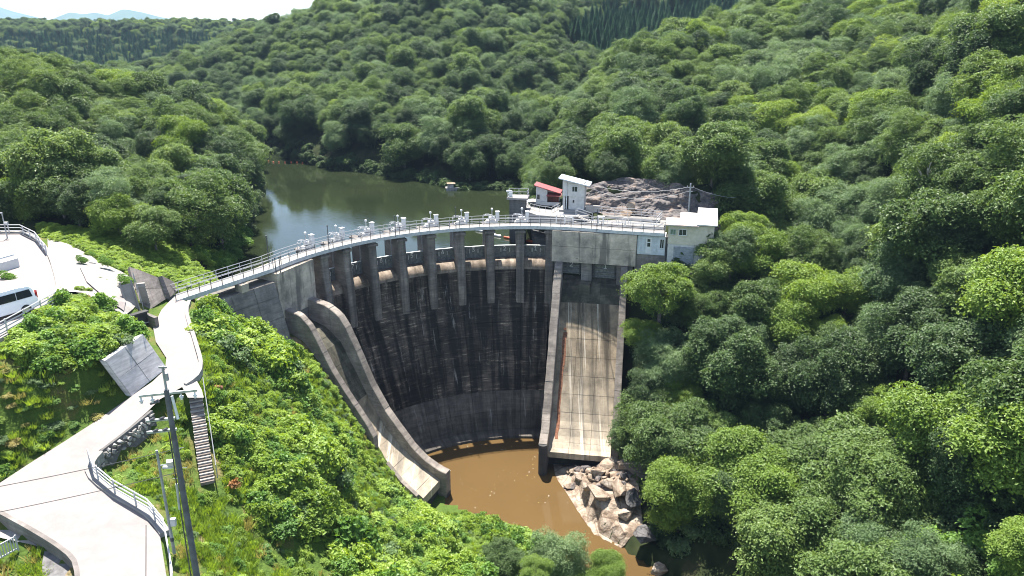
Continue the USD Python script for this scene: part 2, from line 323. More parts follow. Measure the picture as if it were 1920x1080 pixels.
water_mat('pool_water', ((0.080, 0.049, 0.0195), (0.102, 0.063, 0.025)), 0.04, 0.06, 0.8)
HAZE = 1.0e-4
mat('haze', {"v": ("principled_volume", {"color": (0.50, 0.69, 0.95), "density": HAZE, "anisotropy": 0.25})}, [], surface=None, volume='v.volume')

# ------------------------------------------------------------------ plan of the dam
O = np.array([1.3, 62.2])
def pol(R, deg, z):
    a = math.radians(deg); return np.array([O[0] - R * math.sin(a), O[1] + R * math.cos(a), z])
PIER = [53.6, 47.2, 40.0, 32.0, 24.1, 16.3, 8.5, 0.6, -7.1]
LAKE_Z, POOL_Z = -3.75, -25.0
front = [(-29.6, 61.9), (-27.7, 65.2), (-25.75, 68.6)] + [tuple(pol(27.0, d, 0)[:2]) for d in np.arange(70, -17, -2.0)] + [(12.5, 86.95), (18.0, 85.55)]
front = dense(front, 0.8)
def offset_line(line, d):
    """moves a plan line sideways (to the left of travel for d > 0): upstream here"""
    t = np.gradient(line, axis=0); t /= np.linalg.norm(t, axis=1, keepdims=True); return line + d * np.column_stack([-t[:, 1], t[:, 0]])

# ------------------------------------------------------------------ near left: road, terrace (surveyed)
road_R = np.array([at(352, 566, -0.01), at(347, 588, -0.02), at(362, 640, -.25), at(373, 682, -.55), at(366, 706, -.8), at(345, 722, -1.0), at(300, 748, -1.4), at(276, 772, -1.7), at(228, 812, -2.1), at(180, 848, -2.5), at(160, 872, -2.75), at(166, 898, -3.0), at(205, 930, -3.3), at(270, 968, -3.7), at(300, 1005, -4.0), at(312, 1080, -4.5), at(316, 1180, -5.0)])
road_L = np.array([at(326, 556, -0.01), at(303, 580, -0.02), at(287, 612, -.15), at(292, 640, -.4), at(312, 672, -.75), at(310, 694, -.95), at(285, 717, -1.2), at(245, 745, -1.55), at(180, 790, -2.0), at(120, 828, -2.35), at(60, 866, -2.7), at(0, 905, -3.0), at(-28, 921, -3.15)])
road_low = np.array([at(-60, 933, -3.2), at(-28, 942, -3.25), at(0, 957, -3.35), at(60, 990, -3.65), at(115, 1024, -4.0), at(143, 1050, -4.25), at(150, 1085, -4.5), at(150, 1180, -5.0)])
TZ = 3.0
terrace_edge = np.array([at(-60, 668, TZ), at(0, 634, TZ), at(55, 603, TZ), at(108, 572, TZ), at(106, 540, TZ), at(98, 505, TZ), at(88, 478, TZ), at(68, 452, TZ), at(40, 438, TZ), at(0, 438, TZ), at(-60, 440, TZ)])
road_poly = Polygon(np.vstack([road_R[:, :2], road_low[::-1, :2], road_L[::-1, :2]])).buffer(0)
road_poly = max(getattr(road_poly, 'geoms', [road_poly]), key=lambda g: g.area)
terrace_poly = Polygon([tuple(p[:2]) for p in terrace_edge] + [(-95, 80), (-95, 40)]).buffer(0)
road_pts = np.vstack([road_R, road_L, road_low])
road_z = RBFInterpolator(road_pts[:, :2], road_pts[:, 2], kernel='linear', smoothing=2.0)
# chute axes
LC0, LC1 = np.array([-21.0, 75.0]), np.array([-6.8, 69.2])
LDIR = (LC1 - LC0) / np.linalg.norm(LC1 - LC0); LSIDE = np.array([-0.39, -0.92])
RC0, RC1 = np.array([5.65, 87.0]), np.array([3.53, 73.9])
RDIR = (RC1 - RC0) / np.linalg.norm(RC1 - RC0); RSIDE = np.array([-RDIR[1], RDIR[0]])

# ------------------------------------------------------------------ terrain
lake_poly = Polygon([(-33.5, 74), (-33.5, 86), (-37, 100), (-40, 112), (-42.5, 122), (-47, 138), (-53, 154), (-60, 168), (-78, 190), (-96, 212), (-118, 232), (-124, 222), (-112, 205), (-104, 190),
                     (-98, 186), (-80, 172)][:11] + [(-90, 214), (-62, 185), (-52, 170), (-40, 156), (-27.5, 148), (-18, 141), (-9.4, 131.5), (-1, 132), (2, 126), (1.5, 108), (1.5, 99), (6, 93.5), (6.5, 89)]
                    + [tuple(pol(28, d, 0)[:2]) for d in range(-8, 66, 3)] + [(-25, 71.5)]).buffer(0)
pool_poly = Polygon([tuple(pol(27, d, 0)[:2]) for d in range(52, -10, -4)] + [(5.6, 86), (4.2, 74.5), (6.1, 74.4), (7.2, 70.5), (7.9, 67.3), (9.0, 62.9), (11.7, 59.6), (14.2, 56.6), (17, 51), (21, 42), (24, 30), (26, 0), (28, -60), (20, -60), (18, 0), (16, 30), (14, 42), (11, 51), (8.7, 55.5),
                    (5.2, 58.6), (2, 62), (-.5, 64.1), (-4, 66.2), (-6.7, 68.3), (-8, 71), (-16, 74)]).buffer(0)
ctl = []
def c(x, y, z): ctl.append((x, y, z))
def cg(px, py, t, h=0.0): p = att(px, py, t); ctl.append((p[0], p[1], p[2] - h))
# meadow slope on the left bank
for a in [(450, 700, 58), (550, 750, 63), (650, 850, 67), (750, 950, 68), (850, 980, 71), (700, 1050, 57), (550, 1050, 48), (450, 1050, 42), (450, 900, 49), (400, 820, 50.5), (850, 1070, 62), (600, 900, 54), (500, 800, 55)]: cg(*a, 0.9)
for x, y, z in [(-6.9, 68.0, -25.2), (-.6, 63.8, -25.2), (1.8, 61.6, -25.2), (8.4, 55.2, -25.2), (11, 50.8, -25.2), (13.8, 41.8, -25.2), (15.8, 30, -25.2), (17.8, 0, -25.2), (9, 45, -24), (4, 50, -23.4), (0, 45, -19.5), (-5, 35, -13), (0, 20, -13), (-8, 15, -7), (-20, 0, -6), (-40, -60, -2), (8, 20, -20), (5, -60, -14)]: c(x, y, z)
cax = lambda s, off, z: c(*(LC0 + LDIR * s + LSIDE * off), z)
for s, z in [(-1, -6.5), (1, -7.2), (3, -9.6), (4.4, -11.6), (6.4, -14.0), (8.2, -16.9), (10, -19.2), (12, -21.6), (14, -23.6)]: cax(s, 4.4, z); cax(s, 2, z - 1.6)
for x, y, z in [(-26.5, 64.5, -3.6), (-24.8, 68, -5.6), (-23.5, 70, -7.4), (-25.5, 61, -2.4), (-23.5, 63, -4.6), (-21.5, 66, -7.5), (-19, 66, -9.5), (-24.3, 56, -1.0)]: c(x, y, z)
for p in road_R[:13]: pass
# left: bank between road and terrace, shotcrete slope, abutment
for px, py, z in [(60, 720, 1.0), (140, 680, 1.2), (200, 640, 1.6), (250, 610, 1.2), (60, 800, -1.2), (150, 740, -.2), (20, 850, -2.0), (200, 600, 2.0), (160, 560, 2.6), (230, 570, 1.4), (280, 575, .5), (130, 500, 3.2), (180, 510, 2.9), (240, 520, 2.2), (290, 535, 1.3), (315, 545, .5), (188, 684, 1.3), (205, 712, 0.2), (226, 738, -.9), (214, 656, 1.75), (240, 636, 1.85), (266, 618, 1.85)]: ctl.append(tuple(at(px, py, z)))
for x, y, z in [(-31.5, 66.5, 0.0), (-33.5, 69, .2), (-32, 63, 0.0), (-29.5, 67.5, -.6), (-31.0, 72, -1.0), (-31, 76, -1.4), (-34, 74, 0.3), (-35, 80, -1.6), (-34.5, 86, -3.2), (-37.5, 78, 1.0), (-41, 76, 2.6), (-46, 76, 3.4), (-52, 77, 4.0), (-60, 78, 4.5), (-41, 84, 2.0), (-47, 84, 4), (-36.5, 96, -3.0), (-95, 60, 5), (-95, 80, 7)]: c(x, y, z)
# left wooded hill
for px, py, t in [(480, 345, 126), (400, 260, 123), (280, 240, 123), (200, 170, 126), (100, 120, 128), (0, 130, 128)]: cg(px, py, t, 3.0)
for px, py, t in [(0, 400, 82), (100, 330, 92), (200, 330, 98), (300, 330, 104), (380, 330, 108), (420, 420, 96), (0, 260, 100), (120, 220, 112), (-200, 150, 120)]: cg(px, py, t, 6.0)
for x, y, z in [(-42, 100, -1), (-44.5, 112, -1), (-48, 124, -0.5), (-54, 140, -.5), (-62, 156, -.5), (-70, 166, -.5), (-84, 185, -1), (-100, 205, -1), (-75, 146, 3), (-95, 156, 3), (-110, 172, 2), (-140, 120, 20), (-170, 180, 12)]: c(x, y, z)
# wooded hill behind the lake
for px, py, t in [(480, 55, 285), (600, 10, 265), (280, 150, 232), (400, 105, 255), (700, 150, 182), (900, 200, 164), (950, 310, 138), (560, 250, 170), (420, 190, 205), (340, 230, 200), (650, 80, 225), (850, 90, 195), (1000, 100, 200), (750, 0, 240), (900, -60, 235), (1050, 20, 230), (600, 160, 190), (1040, 190, 165), (800, 270, 152)]: cg(px, py, t, 6.0)
for x, y, z in [(-40, 159, -2.5), (-28, 151, -2.5), (-18, 144.5, -2.5), (-9, 136, -2.5), (-1, 136, -2.5), (-52, 174, -2.5), (-62, 189, -2.5), (5, 128, -1.5), (5, 110, -1), (-90, 218, -2), (-120, 240, 0), (-150, 300, 2), (-200, 300, 3), (-140, 350, 4)]: c(x, y, z)
for x, y, z in [(-33, 162, 3.5), (-21, 155, 4), (-11, 147, 4), (2, 146, 3), (-46, 171, 3.5), (-58, 185, 3), (-47.5, 112, 4), (-50, 124, 4.5), (-56, 140, 4.2), (-64, 157, 4), (-44, 100, 3), (-46, 92, 3)]: c(x, y, z)
# valley and conifer slope between the hills, far ridge on the left
for px, py, t in [(1130, 60, 255), (1200, 10, 300), (1300, 40, 250), (1300, -30, 320)]: cg(px, py, t, 7.0)
for x, y, z in [(-80, 400, 6), (-280, 520, 27), (-180, 520, 27), (-400, 520, 29), (-300, 455, 14), (-190, 455, 13), (-400, 440, 12), (-300, 395, 2), (-220, 390, 0), (-150, 395, 1), (-300, 330, 1), (-380, 330, 3), (-90, 540, 24), (-280, 600, 24), (-150, 620, 22), (-420, 620, 24), (0, 420, 36), (120, 330, 46), (-20, 330, 38), (250, 260, 55), (300, 450, 60), (-500, 900, 18), (-200, 950, 15), (100, 900, 30), (400, 800, 50), (-250, 200, 14), (-400, 120, 20), (-300, -100, 8), (300, 60, 62), (300, -100, 50)]: c(x, y, z)
# right hillside
for x, y, z in [(10, 150, -1), (18, 176, 2), (33, 203, 6), (52, 232, 12), (26, 166, 12.5), (52, 192, 20.5), (17, 145, 8.0), (38, 180, 17), (21, 176, 0), (24, 200, 1.5), (27, 228, 7), (30.6, 196, 3.5), (35, 228, 7), (41, 265, 15), (46, 218, 8), (54, 254, 12), (69, 236, 13), (81, 277, 19), (13, 136, 5.5), (22, 157, 11), (45, 186, 19), (66, 200, 24)]: c(x, y, z)
for px, py, t in [(1050, 262, 124), (985, 345, 126), (1200, 250, 113), (1300, 200, 121), (1180, 105, 166), (1260, 75, 180), (1380, 35, 190), (1500, 0, 178), (1600, 200, 118), (1600, 350, 97), (1600, 500, 84), (1600, 700, 73), (1600, 900, 64), (1250, 520, 82), (1300, 640, 80), (1210, 780, 78), (1300, 900, 70), (1400, 1000, 61), (1260, 1040, 62), (1400, 420, 96), (1420, 620, 79), (1450, 800, 72), (1750, 100, 112), (1900, 0, 98), (1900, 200, 76), (1900, 500, 62), (1900, 800, 52), (1900, 1050, 45), (1700, 1050, 50), (1550, 1060, 56), (1380, 320, 110), (1130, 190, 140), (1240, 330, 106), (2100, 500, 50), (2100, 100, 70), (1480, 120, 140)]: cg(px, py, t, 6.0)
for x, y, z in [(8, 80, -25), (12.5, 80, -21), (14.2, 78, -17.5), (14.8, 83, -11), (17, 87, -4.5), (13, 74, -23.8), (16, 74, -19), (20, 80, -9), (20, 86, -3.8), (19.5, 89, -.2), (9.5, 66, -23), (10.5, 70, -22.5), (12, 62, -23.5), (15, 57.5, -23.8), (18.5, 51, -24), (23, 42, -23), (26, 28, -23), (29, 0, -22), (18, 60, -18), (9, 91, -.3), (14, 90, -.3), (18, 93, 0), (14, 94.5, 0.2), (9, 95, .6), (7, 97, .4), (4, 99, .2), (5, 103, .8), (10, 99, 2.8), (14, 97.5, 3.4), (19, 97, 3.4), (22, 95, 2.2), (24, 92, 1.0), (26, 97, 4), (60, 20, 2), (60, -60, 10), (100, 60, 30)]: c(x, y, z)
# road and terrace as controls
for p in dense(road_R, 3.0)[::1]: c(p[0], p[1], p[2] - .15)
for p in dense(road_L, 3.0): c(p[0], p[1], p[2] - .15)
for p in dense(terrace_edge, 3.0): c(p[0], p[1], p[2] - .1)
ctl = np.array(ctl, float)
base_rbf = RBFInterpolator(ctl[:, :2] / 50, ctl[:, 2], kernel='linear', smoothing=0.004, neighbors=60)
# low ground right of the road, below the stone wall: drops 1.3 m
stone_line = np.array([at(282, 768, -1.65), at(228, 812, -2.1), at(180, 848, -2.5), at(160, 874, -2.75)])
low_zone = Polygon([tuple(at(x, y, z)[:2]) for x, y, z in ((-60, 950, -4.0), (0, 975, -4.1), (60, 1008, -4.4), (112, 1045, -4.8), (138, 1075, -5.1), (140, 1150, -5.3), (78, 1150, -5.3), (86, 1035, -4.8), (40, 1022, -4.6), (-60, 1000, -4.4))]).buffer(0)
low_area = low_zone.union(Polygon([tuple(at(x, y, -4.6)[:2]) for x, y in ((-80, 960), (0, 980), (60, 1012), (112, 1047), (140, 1080), (142, 1190), (-300, 1190), (-300, 990))]).buffer(0)).buffer(.3).buffer(-.3)
def low_z(p): return np.interp(p[:, 1], [at(140, 1150, -5.3)[1], at(138, 1075, -5.1)[1], at(60, 1008, -4.4)[1], at(-60, 950, -4.0)[1]], [-5.15, -4.9, -4.3, -3.95])
cut_zone = Polygon([(9.0, 95.6), (25.5, 90.6), (26, 93), (18.3, 97.2), (9.2, 97.6)])
chute_zone = Polygon([rp_[:2] for rp_ in (RC0 - RDIR * 2.5 - RSIDE * .4, RC0 - RDIR * 2.5 + RSIDE * 8.0, RC0 + RDIR * 13.2 + RSIDE * 8.0, RC0 + RDIR * 13.2 - RSIDE * .4)])
def smoothstep(a, b, x): t = np.clip((x - a) / (b - a), 0, 1); return t * t * (3 - 2 * t)
def height(xy):
    xy = np.asarray(xy, float)
    z = np.empty(len(xy))
    for k in range(0, len(xy), 60000): z[k:k + 60000] = base_rbf(xy[k:k + 60000] / 50)
    P3 = np.column_stack([xy, np.zeros(len(xy))])
    pts = shapely.points(xy)
    near = np.hypot(xy[:, 0], xy[:, 1] - 70)
    z += (meshkit.fbm(P3 / 7.0, 4, 3) - 0.5) * np.where(near < 60, 0.9, np.where(xy[:, 1] > 340, 7.0, 2.4))
    dr = shapely.distance(road_poly, pts); w = 1 - smoothstep(0.15, 2.2, dr); m = w > 0
    if m.any():
        rz_ = road_z(xy[m]) - 0.16
        z[m] = z[m] * (1 - w[m]) + rz_ * w[m]
    wl = 1 - smoothstep(0, .8, shapely.distance(low_area, pts)); z = np.where((wl > 0) & (dr > .02), z * (1 - wl) + np.minimum(z, low_z(xy) - .14) * wl, z)
    dt = shapely.distance(terrace_poly, pts); w = 1 - smoothstep(0.3, 3.0, dt); z = z * (1 - w) + (TZ - 0.12) * w
    ds = shapely.distance(LineString(stone_line[:, :2]), pts)
    out = (dr > 0.02) & (ds < 3.0)
    z = np.where(out, z - 1.1 * (1 - smoothstep(0.8, 3.0, ds)), z)
    rr_ = np.hypot(xy[:, 0] - O[0], xy[:, 1] - O[1]); th_ = np.degrees(np.arctan2(O[0] - xy[:, 0], xy[:, 1] - O[1]))
    z = z - 3.6 * (1 - smoothstep(0, 1.2, shapely.distance(cut_zone, pts)))
    dl = shapely.distance(lake_poly.boundary, pts) * np.where(shapely.contains_xy(lake_poly, xy[:, 0], xy[:, 1]), 1, -1)
    z = np.where(dl > 0, np.minimum(z, LAKE_Z - 0.15 - np.clip(dl * 0.7, 0, 6)), z)
    z = np.where((dl <= 0) & (dl > -2.5) & (xy[:, 1] > 80), np.maximum(z, LAKE_Z + 0.12 + 0.3 * -dl), z)
    dp = shapely.distance(pool_poly.boundary, pts) * np.where(shapely.contains_xy(pool_poly, xy[:, 0], xy[:, 1]), 1, -1)
    z = np.where(dp > 0, np.minimum(z, POOL_Z - 0.2 - np.clip(dp * 0.8, 0, 2)), np.maximum(z, np.where(xy[:, 1] < 84, POOL_Z + 0.05, -99)))
    z = np.where((rr_ > 18) & (rr_ < 31.5) & (th_ > -7) & (th_ < 66), np.minimum(z, -26.5 + 15 * smoothstep(29.2, 30.0, rr_)), z)
    z = np.where(shapely.contains_xy(chute_zone, xy[:, 0], xy[:, 1]), np.minimum(z, -26.2), z)
    return z
def axis(a, b, step, lo, hi, grow):
    v = list(np.arange(a, b + 1e-6, step)); s = step
    while v[-1] < hi: s *= grow; v.append(v[-1] + s)
    s = step
    while v[0] > lo: s *= grow; v.insert(0, v[0] - s)
    return np.array(v)
gx = axis(-62, 62, 0.75, -2600, 2600, 1.10)
gy = axis(24, 140, 0.75, -700, 5200, 1.06)
GX, GY = np.meshgrid(gx, gy)
GZ = height(np.column_stack([GX.ravel(), GY.ravel()])).reshape(GX.shape)
far = np.hypot(GX, GY - 60)
GZ = np.where(far > 700, GZ * (1 - smoothstep(700, 1100, far)) + 8 * smoothstep(700, 1100, far), GZ)
from scipy.interpolate import RegularGridInterpolator
ground_at = RegularGridInterpolator((gy, gx), GZ, bounds_error=False, fill_value=0.0)
def gz(x, y): return float(ground_at([(y, x)])[0])
nx, ny = len(gx), len(gy)
idx = np.arange(nx * ny).reshape(ny, nx)
Q = np.stack([idx[:-1, :-1], idx[:-1, 1:], idx[1:, 1:], idx[1:, :-1]], -1).reshape(-1, 4)
TV = np.column_stack([GX.ravel(), GY.ravel(), GZ.ravel()])
# forest zones in plan (used for ground cover, too)
hill_left = Polygon([(-34.2, 88), (-37.6, 100), (-40.6, 112), (-43.2, 122), (-47.5, 138), (-53.5, 154), (-60.5, 167), (-79, 190), (-98, 212), (-135, 215), (-150, 140), (-120, 90), (-95, 79), (-62, 74.0)] + [tuple(at(*q)[:2]) for q in ((40, 425, 3.2), (110, 435, 3.2), (170, 443, 3.1), (225, 458, 2.6), (275, 482, 1.5), (318, 502, .3), (350, 512, -1))] + [(-35.6, 79), (-34.3, 82.5), (-34.2, 88)])
hill_far = Polygon([(-120, 240), (-91, 216), (-63, 187.5), (-52, 172), (-40, 158), (-27.5, 150), (-17.5, 143), (-9, 134), (-.5, 135), (4, 128), (4, 112), (9, 107), (20, 125), (30, 150), (60, 190), (110, 230), (110, 420), (-170, 420), (-170, 260)])
hill_right = Polygon([(3.6, 128), (3.2, 113), (4.5, 106), (9.5, 103), (14, 101.5), (19, 101), (23.5, 98.5), (26, 95), (26, 90), (20.5, 87.5), (18, 84.5), (15.6, 83), (15.2, 77), (13.6, 73), (13.4, 68), (13.6, 62.5), (15.0, 58.6), (18.5, 55.5), (22, 49), (26, 40), (29, 28), (70, 5), (140, 60), (160, 230), (80, 230), (50, 190), (30, 150), (20, 125)])
far_ridge = Polygon([(-560, 330), (-140, 335), (-100, 430), (-20, 430), (130, 430), (150, 700), (-100, 900), (-700, 900), (-760, 500)])
cent = TV[Q].mean(1)
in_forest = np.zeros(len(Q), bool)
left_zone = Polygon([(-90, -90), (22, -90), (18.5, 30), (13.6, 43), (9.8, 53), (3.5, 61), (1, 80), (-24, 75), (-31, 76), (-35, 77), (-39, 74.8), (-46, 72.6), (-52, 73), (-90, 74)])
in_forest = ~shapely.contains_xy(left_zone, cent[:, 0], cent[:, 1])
def submesh(q):
    u, inv = np.unique(q, return_inverse=True); return TV[u], inv.reshape(q.shape)
obj('ground', submesh(Q[~in_forest]), 'ground', kind='structure', smooth=True, label='steep grassy and earthy ground of the left bank and gorge')
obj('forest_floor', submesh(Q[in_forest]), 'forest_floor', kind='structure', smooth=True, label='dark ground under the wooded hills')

# far mountains, each a ridge of its own
def mountain(profile, D, depth, seed):
    xs = np.array([(p[0] - 960) / FPX for p in profile]); zs = np.array([CAM_Z + D * ray(*p)[2] / ray(*p)[1] for p in profile])
    X = np.linspace(xs[0] * D, xs[-1] * D, 120); top = np.interp(X, xs * D, zs)
    Y = np.linspace(-depth, depth, 30); U, W = np.meshgrid(X, Y)
    prof = np.clip(1 - np.abs(W) / depth, 0, 1) ** 1.1
    Z = (top[None] + 20) * prof - 20
    Z += (meshkit.fbm(np.dstack([U / 160, W / 160, 0 * U]), 5, seed) - .5) * 34 * (prof * (1.02 - prof) * 2.2 + 0.10)
    v = np.column_stack([U.ravel(), (W + D).ravel(), Z.ravel()]); i = np.arange(len(v)).reshape(U.shape)
    return v, np.stack([i[:-1, :-1], i[:-1, 1:], i[1:, 1:], i[1:, :-1]], -1).reshape(-1, 4)
obj('mountain', mountain([(-300, 20), (-200, -2), (-90, -10), (-40, -9), (0, -6), (40, 4), (80, 20), (130, 34), (180, 46), (260, 60)], 5000, 1000, 5), 'mountain', kind='structure', smooth=True, label='pale blue mountain at the far left edge')
obj('mountain', mountain([(60, 70), (110, 50), (155, 33), (185, 21), (205, 25), (228, 22), (250, 27), (280, 15), (305, 20), (340, 30), (400, 41), (470, 48), (560, 60)], 4400, 700, 6), 'mountain', kind='structure', smooth=True, label='pale blue twin-peaked mountain on the skyline')
obj('mountain', mountain([(60, 60), (120, 46), (160, 38), (185, 33), (215, 39), (250, 45), (320, 52), (420, 50), (520, 48), (640, 60)], 2600, 300, 8), 'mountain', kind='structure', smooth=True, label='low blue-green ridge before the far mountains')

# water
lk = lake_poly.buffer(2.0).difference(Polygon([tuple(pol(29.0, d, 0)[:2]) for d in range(-9, 66, 3)] + [(-26.5, 70), (-20, 40), (20, 40), (9, 86)]))
lk = max(getattr(lk, 'geoms', [lk]), key=lambda g: g.area)
def flat(poly, z):
    v, f = trimesh.creation.triangulate_polygon(poly, engine='earcut'); m = trimesh.Trimesh(np.column_stack([v, np.full(len(v), z)]), f, process=False)
    if m.face_normals[:, 2].sum() < 0: m.invert()
    return m
obj('reservoir_water', flat(lk, LAKE_Z), 'lake_water', kind='structure', label='still green water of the reservoir')
obj('river_water', flat(pool_poly.buffer(2.0), POOL_Z), 'pool_water', kind='structure', label='brown muddy water of the pool below the dam')
# ------------------------------------------------------------------ the dam
RF_Z = [-27.0, -24.72, -24.45, -23.6, -22.4, -20.0, -16.0, -12.0, -9.7, -7.2, -5.6]
RF_R = [19.3, 19.3, 20.7, 21.0, 21.7, 22.6, 24.2, 25.6, 26.5, 27.1, 27.3]
def rf(z): return float(np.interp(z, RF_Z, RF_R))
def arc_solid(prof, d0, d1, n):
    """closed (R, z) profile swept from d0 to d1 degrees"""
    return loft([[pol(R, d, z) for R, z in prof] for d in np.linspace(d0, d1, n + 1)])
dam = thing('arch_dam', 'tall curved concrete arch dam with dark water-stained face across the gorge', 'dam')
BAYS = [(62.0, PIER[0])] + list(zip(PIER[:-1], PIER[1:]))
levels = [-27.0, -24.72, -24.45, -22.4, -20.0, -18.4, -16.8, -15.2, -13.6, -12.0, -10.4, -8.8, -7.2, -5.6]
g_ = 0.05                                                    # joint half width in degrees
for bi, (a, b) in enumerate(BAYS):
    for k, (z0, z1) in enumerate(zip(levels[:-1], levels[1:])):
        j = rnd.uniform(-0.012, 0.012)
        zs = np.linspace(z0, z1 - 0.03, 3 if k > 3 else 2)
        if z0 < -24: j = 0
        prof = [(rf(z) + j, z) for z in zs] + [(29.6, z1 - 0.03), (29.6, z0)]
        obj('lift_block', arc_solid(prof, a - g_, b + g_, 4), 'dam_toe' if z1 <= -20 else 'dam_face', dam)
# rounded overflow crest of each gate bay
og = [(27.3, -5.62), (27.36, -5.36), (27.5, -5.1), (27.72, -4.85), (28.05, -4.64), (28.45, -4.5), (29.0, -4.45), (29.6, -4.5), (30.2, -4.8), (30.2, -5.62)]
for a, b in BAYS: obj('overflow_crest', arc_solid(og, a - 0.02, b + 0.02, 5), 'ogee', dam, smooth=35)
# piers: rounded noses, standing on the face
def pier_mesh(d, half=0.5, r0=27.0, r1=31.6, z0=-13.5, z1=-0.42):
    er = pol(1, d, 0)[:2] - O; et = np.array([-er[1], er[0]])
    pf = lambda r0: [(r0, -half + .08), (r0 + .08, -half), (r1 - .5, -half), (r1 - .12, -half * .6), (r1, 0), (r1 - .12, half * .6), (r1 - .5, half), (r0 + .08, half), (r0, half - .08)]
    rings = []
    for z, rr in ((z0, 26.45), (-9.5, 26.45), (-5.0, 26.6), (-2.5, 26.9), (z1, 27.0)): rings.append([(*(O + er * R + et * t), z) for R, t in pf(rr)])
    return loft(rings)
for i, d in enumerate(PIER):
    p = obj('pier', pier_mesh(d), 'pier', dam)
    er = pol(1, d, 0)[:2] - O; et = np.array([-er[1], er[0]])
    br = cat_([obox((*(O + er * 27.05), -0.72), (1.3, 0.5, 0.3), math.radians(d)), obox((*(O + er * 29.6), -0.55), (1.2, 3.6, 0.22), math.radians(d))])
    obj('bracket', br, 'pier', p)
    for sgn in (-1, 1):                                   # gate grooves, lined with steel
        obj('gate_groove', obox((*(O + er * 29.05 + et * sgn * 0.505), -2.6), (0.03, 0.34, 3.8), math.radians(d)), 'gate_steel', p)
# left end block with its overhanging face, and the lower gravity wall
def wall_run(A, B, zb, zt, thick, batter=0.0):
    A, B = np.array(A, float), np.array(B, float); t = (B - A) / np.linalg.norm(B - A); n = np.array([-t[1], t[0]])
    q = lambda P, o, z: (*(P + n * o), z)
    return loft([[q(A, -batter, zb), q(A, thick, zb), q(A, thick, zt), q(A, 0, zt)], [q(B, -batter, zb), q(B, thick, zb), q(B, thick, zt), q(B, 0, zt)]])
A0, B0 = np.array([-23.45, 70.9]), np.array([-21.15, 76.3])
for k in range(3):
    a, b = A0 + (B0 - A0) * k / 3, A0 + (B0 - A0) * (k + 1) / 3 - (B0 - A0) * .006
    obj('left_block', wall_run(a, b, -5.3, -0.42, 3.4), 'block', dam)
obj('left_block', wall_run(A0 + (0.1, .3), B0, -16, -5.3, 3.0), 'gravity', dam)
GA, GB = np.array([-29.3, 62.2]), np.array([-23.6, 70.6])
gl = [(-12, -7.6), (-7.57, -4.6), (-4.57, -2.6), (-2.57, -1.15)]
for k in range(4):
    a, b = GA + (GB - GA) * k / 4, GA + (GB - GA) * (k + 1) / 4 - (GB - GA) * .004
    for z0, z1 in gl:
        bt = lambda z: (-1.15 - z) * 0.28
        t = (b - a) / np.linalg.norm(b - a); n = np.array([-t[1], t[0]])
        o = rnd.uniform(-.02, .02)
        q = lambda P, off, z: (*(P + n * off), z)
        obj('gravity_block', loft([[q(P, -bt(z0) + o, z0), q(P, 2.4, z0), q(P, 2.4, z1), q(P, -bt(z1) + o, z1)] for P in (a, b)]), 'gravity', dam)
obj('wall_pillar', obox((-25.9, 67.9, -0.8), (0.9, 0.9, 0.8), math.radians(60)), 'block', dam)
# right block over the two big outlet openings
RA, RB = np.array([4.9, 88.55]), np.array([14.9, 86.2])
rt = (RB - RA) / np.linalg.norm(RB - RA); rn = np.array([-rt[1], rt[0]]); rl = np.linalg.norm(RB - RA)
for k in range(3):
    a, b = RA + rt * rl * k / 3, RA + rt * (rl * (k + 1) / 3 - .03)
    obj('right_block', wall_run(a, b, -2.3, -0.42, 3.2), 'block', dam)
    obj('right_block', wall_run(a + rn * .02, b + rn * .02, -4.3, -2.33, 3.2), 'block', dam)
def on_r(s, o): return RA + rt * s + rn * o
def rbox(s0, s1, o0, o1, z0, z1): return prism([on_r(s0, o0), on_r(s1, o0), on_r(s1, o1), on_r(s0, o1)], z0, z1)
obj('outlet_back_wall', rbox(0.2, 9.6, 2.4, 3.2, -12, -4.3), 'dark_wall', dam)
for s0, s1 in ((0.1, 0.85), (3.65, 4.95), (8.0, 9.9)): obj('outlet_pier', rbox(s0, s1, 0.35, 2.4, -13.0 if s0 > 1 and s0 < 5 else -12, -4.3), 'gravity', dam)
obj('outlet_pier', rbox(3.62, 4.98, -1.3, 0.35, -12.5, -6.6), 'chute_dark', dam)
for num, s0, s1, zb in (('2', 0.87, 3.63, -6.1), ('1', 4.97, 7.98, -6.4)):
    t = thing('outlet_gate', f'dark steel outlet gate marked {num} in the {"left" if num == "2" else "right"} opening above the long chute', 'gate', (0, 0, 0), group=None)
    obj('gate_leaf', rbox(s0, s1, 1.2, 1.35, zb, -4.3), 'gate_steel', t)
    for k in range(4): obj('girder', rbox(s0 + .02, s1 - .02, 1.05, 1.2, zb + .12 + k * .5, zb + .22 + k * .5), 'gate_steel', t)
    n = meshkit.text_mesh(num, 0.62, 0.02); n.apply_transform(trimesh.transformations.rotation_matrix(math.pi / 2, [1, 0, 0])); n.apply_transform(trimesh.transformations.rotation_matrix(math.atan2(rt[1], rt[0]), [0, 0, 1]))
    n.apply_translation((*on_r((s0 + s1) / 2 - .2, 0.98), -5.1)); obj('number', n, 'number_white', t)
    for sgn in (s0 + .25, s1 - .25): obj('side_strut', rbox(sgn - .07, sgn + .07, 0.9, 1.04, zb, -4.35), 'post_dark', t)
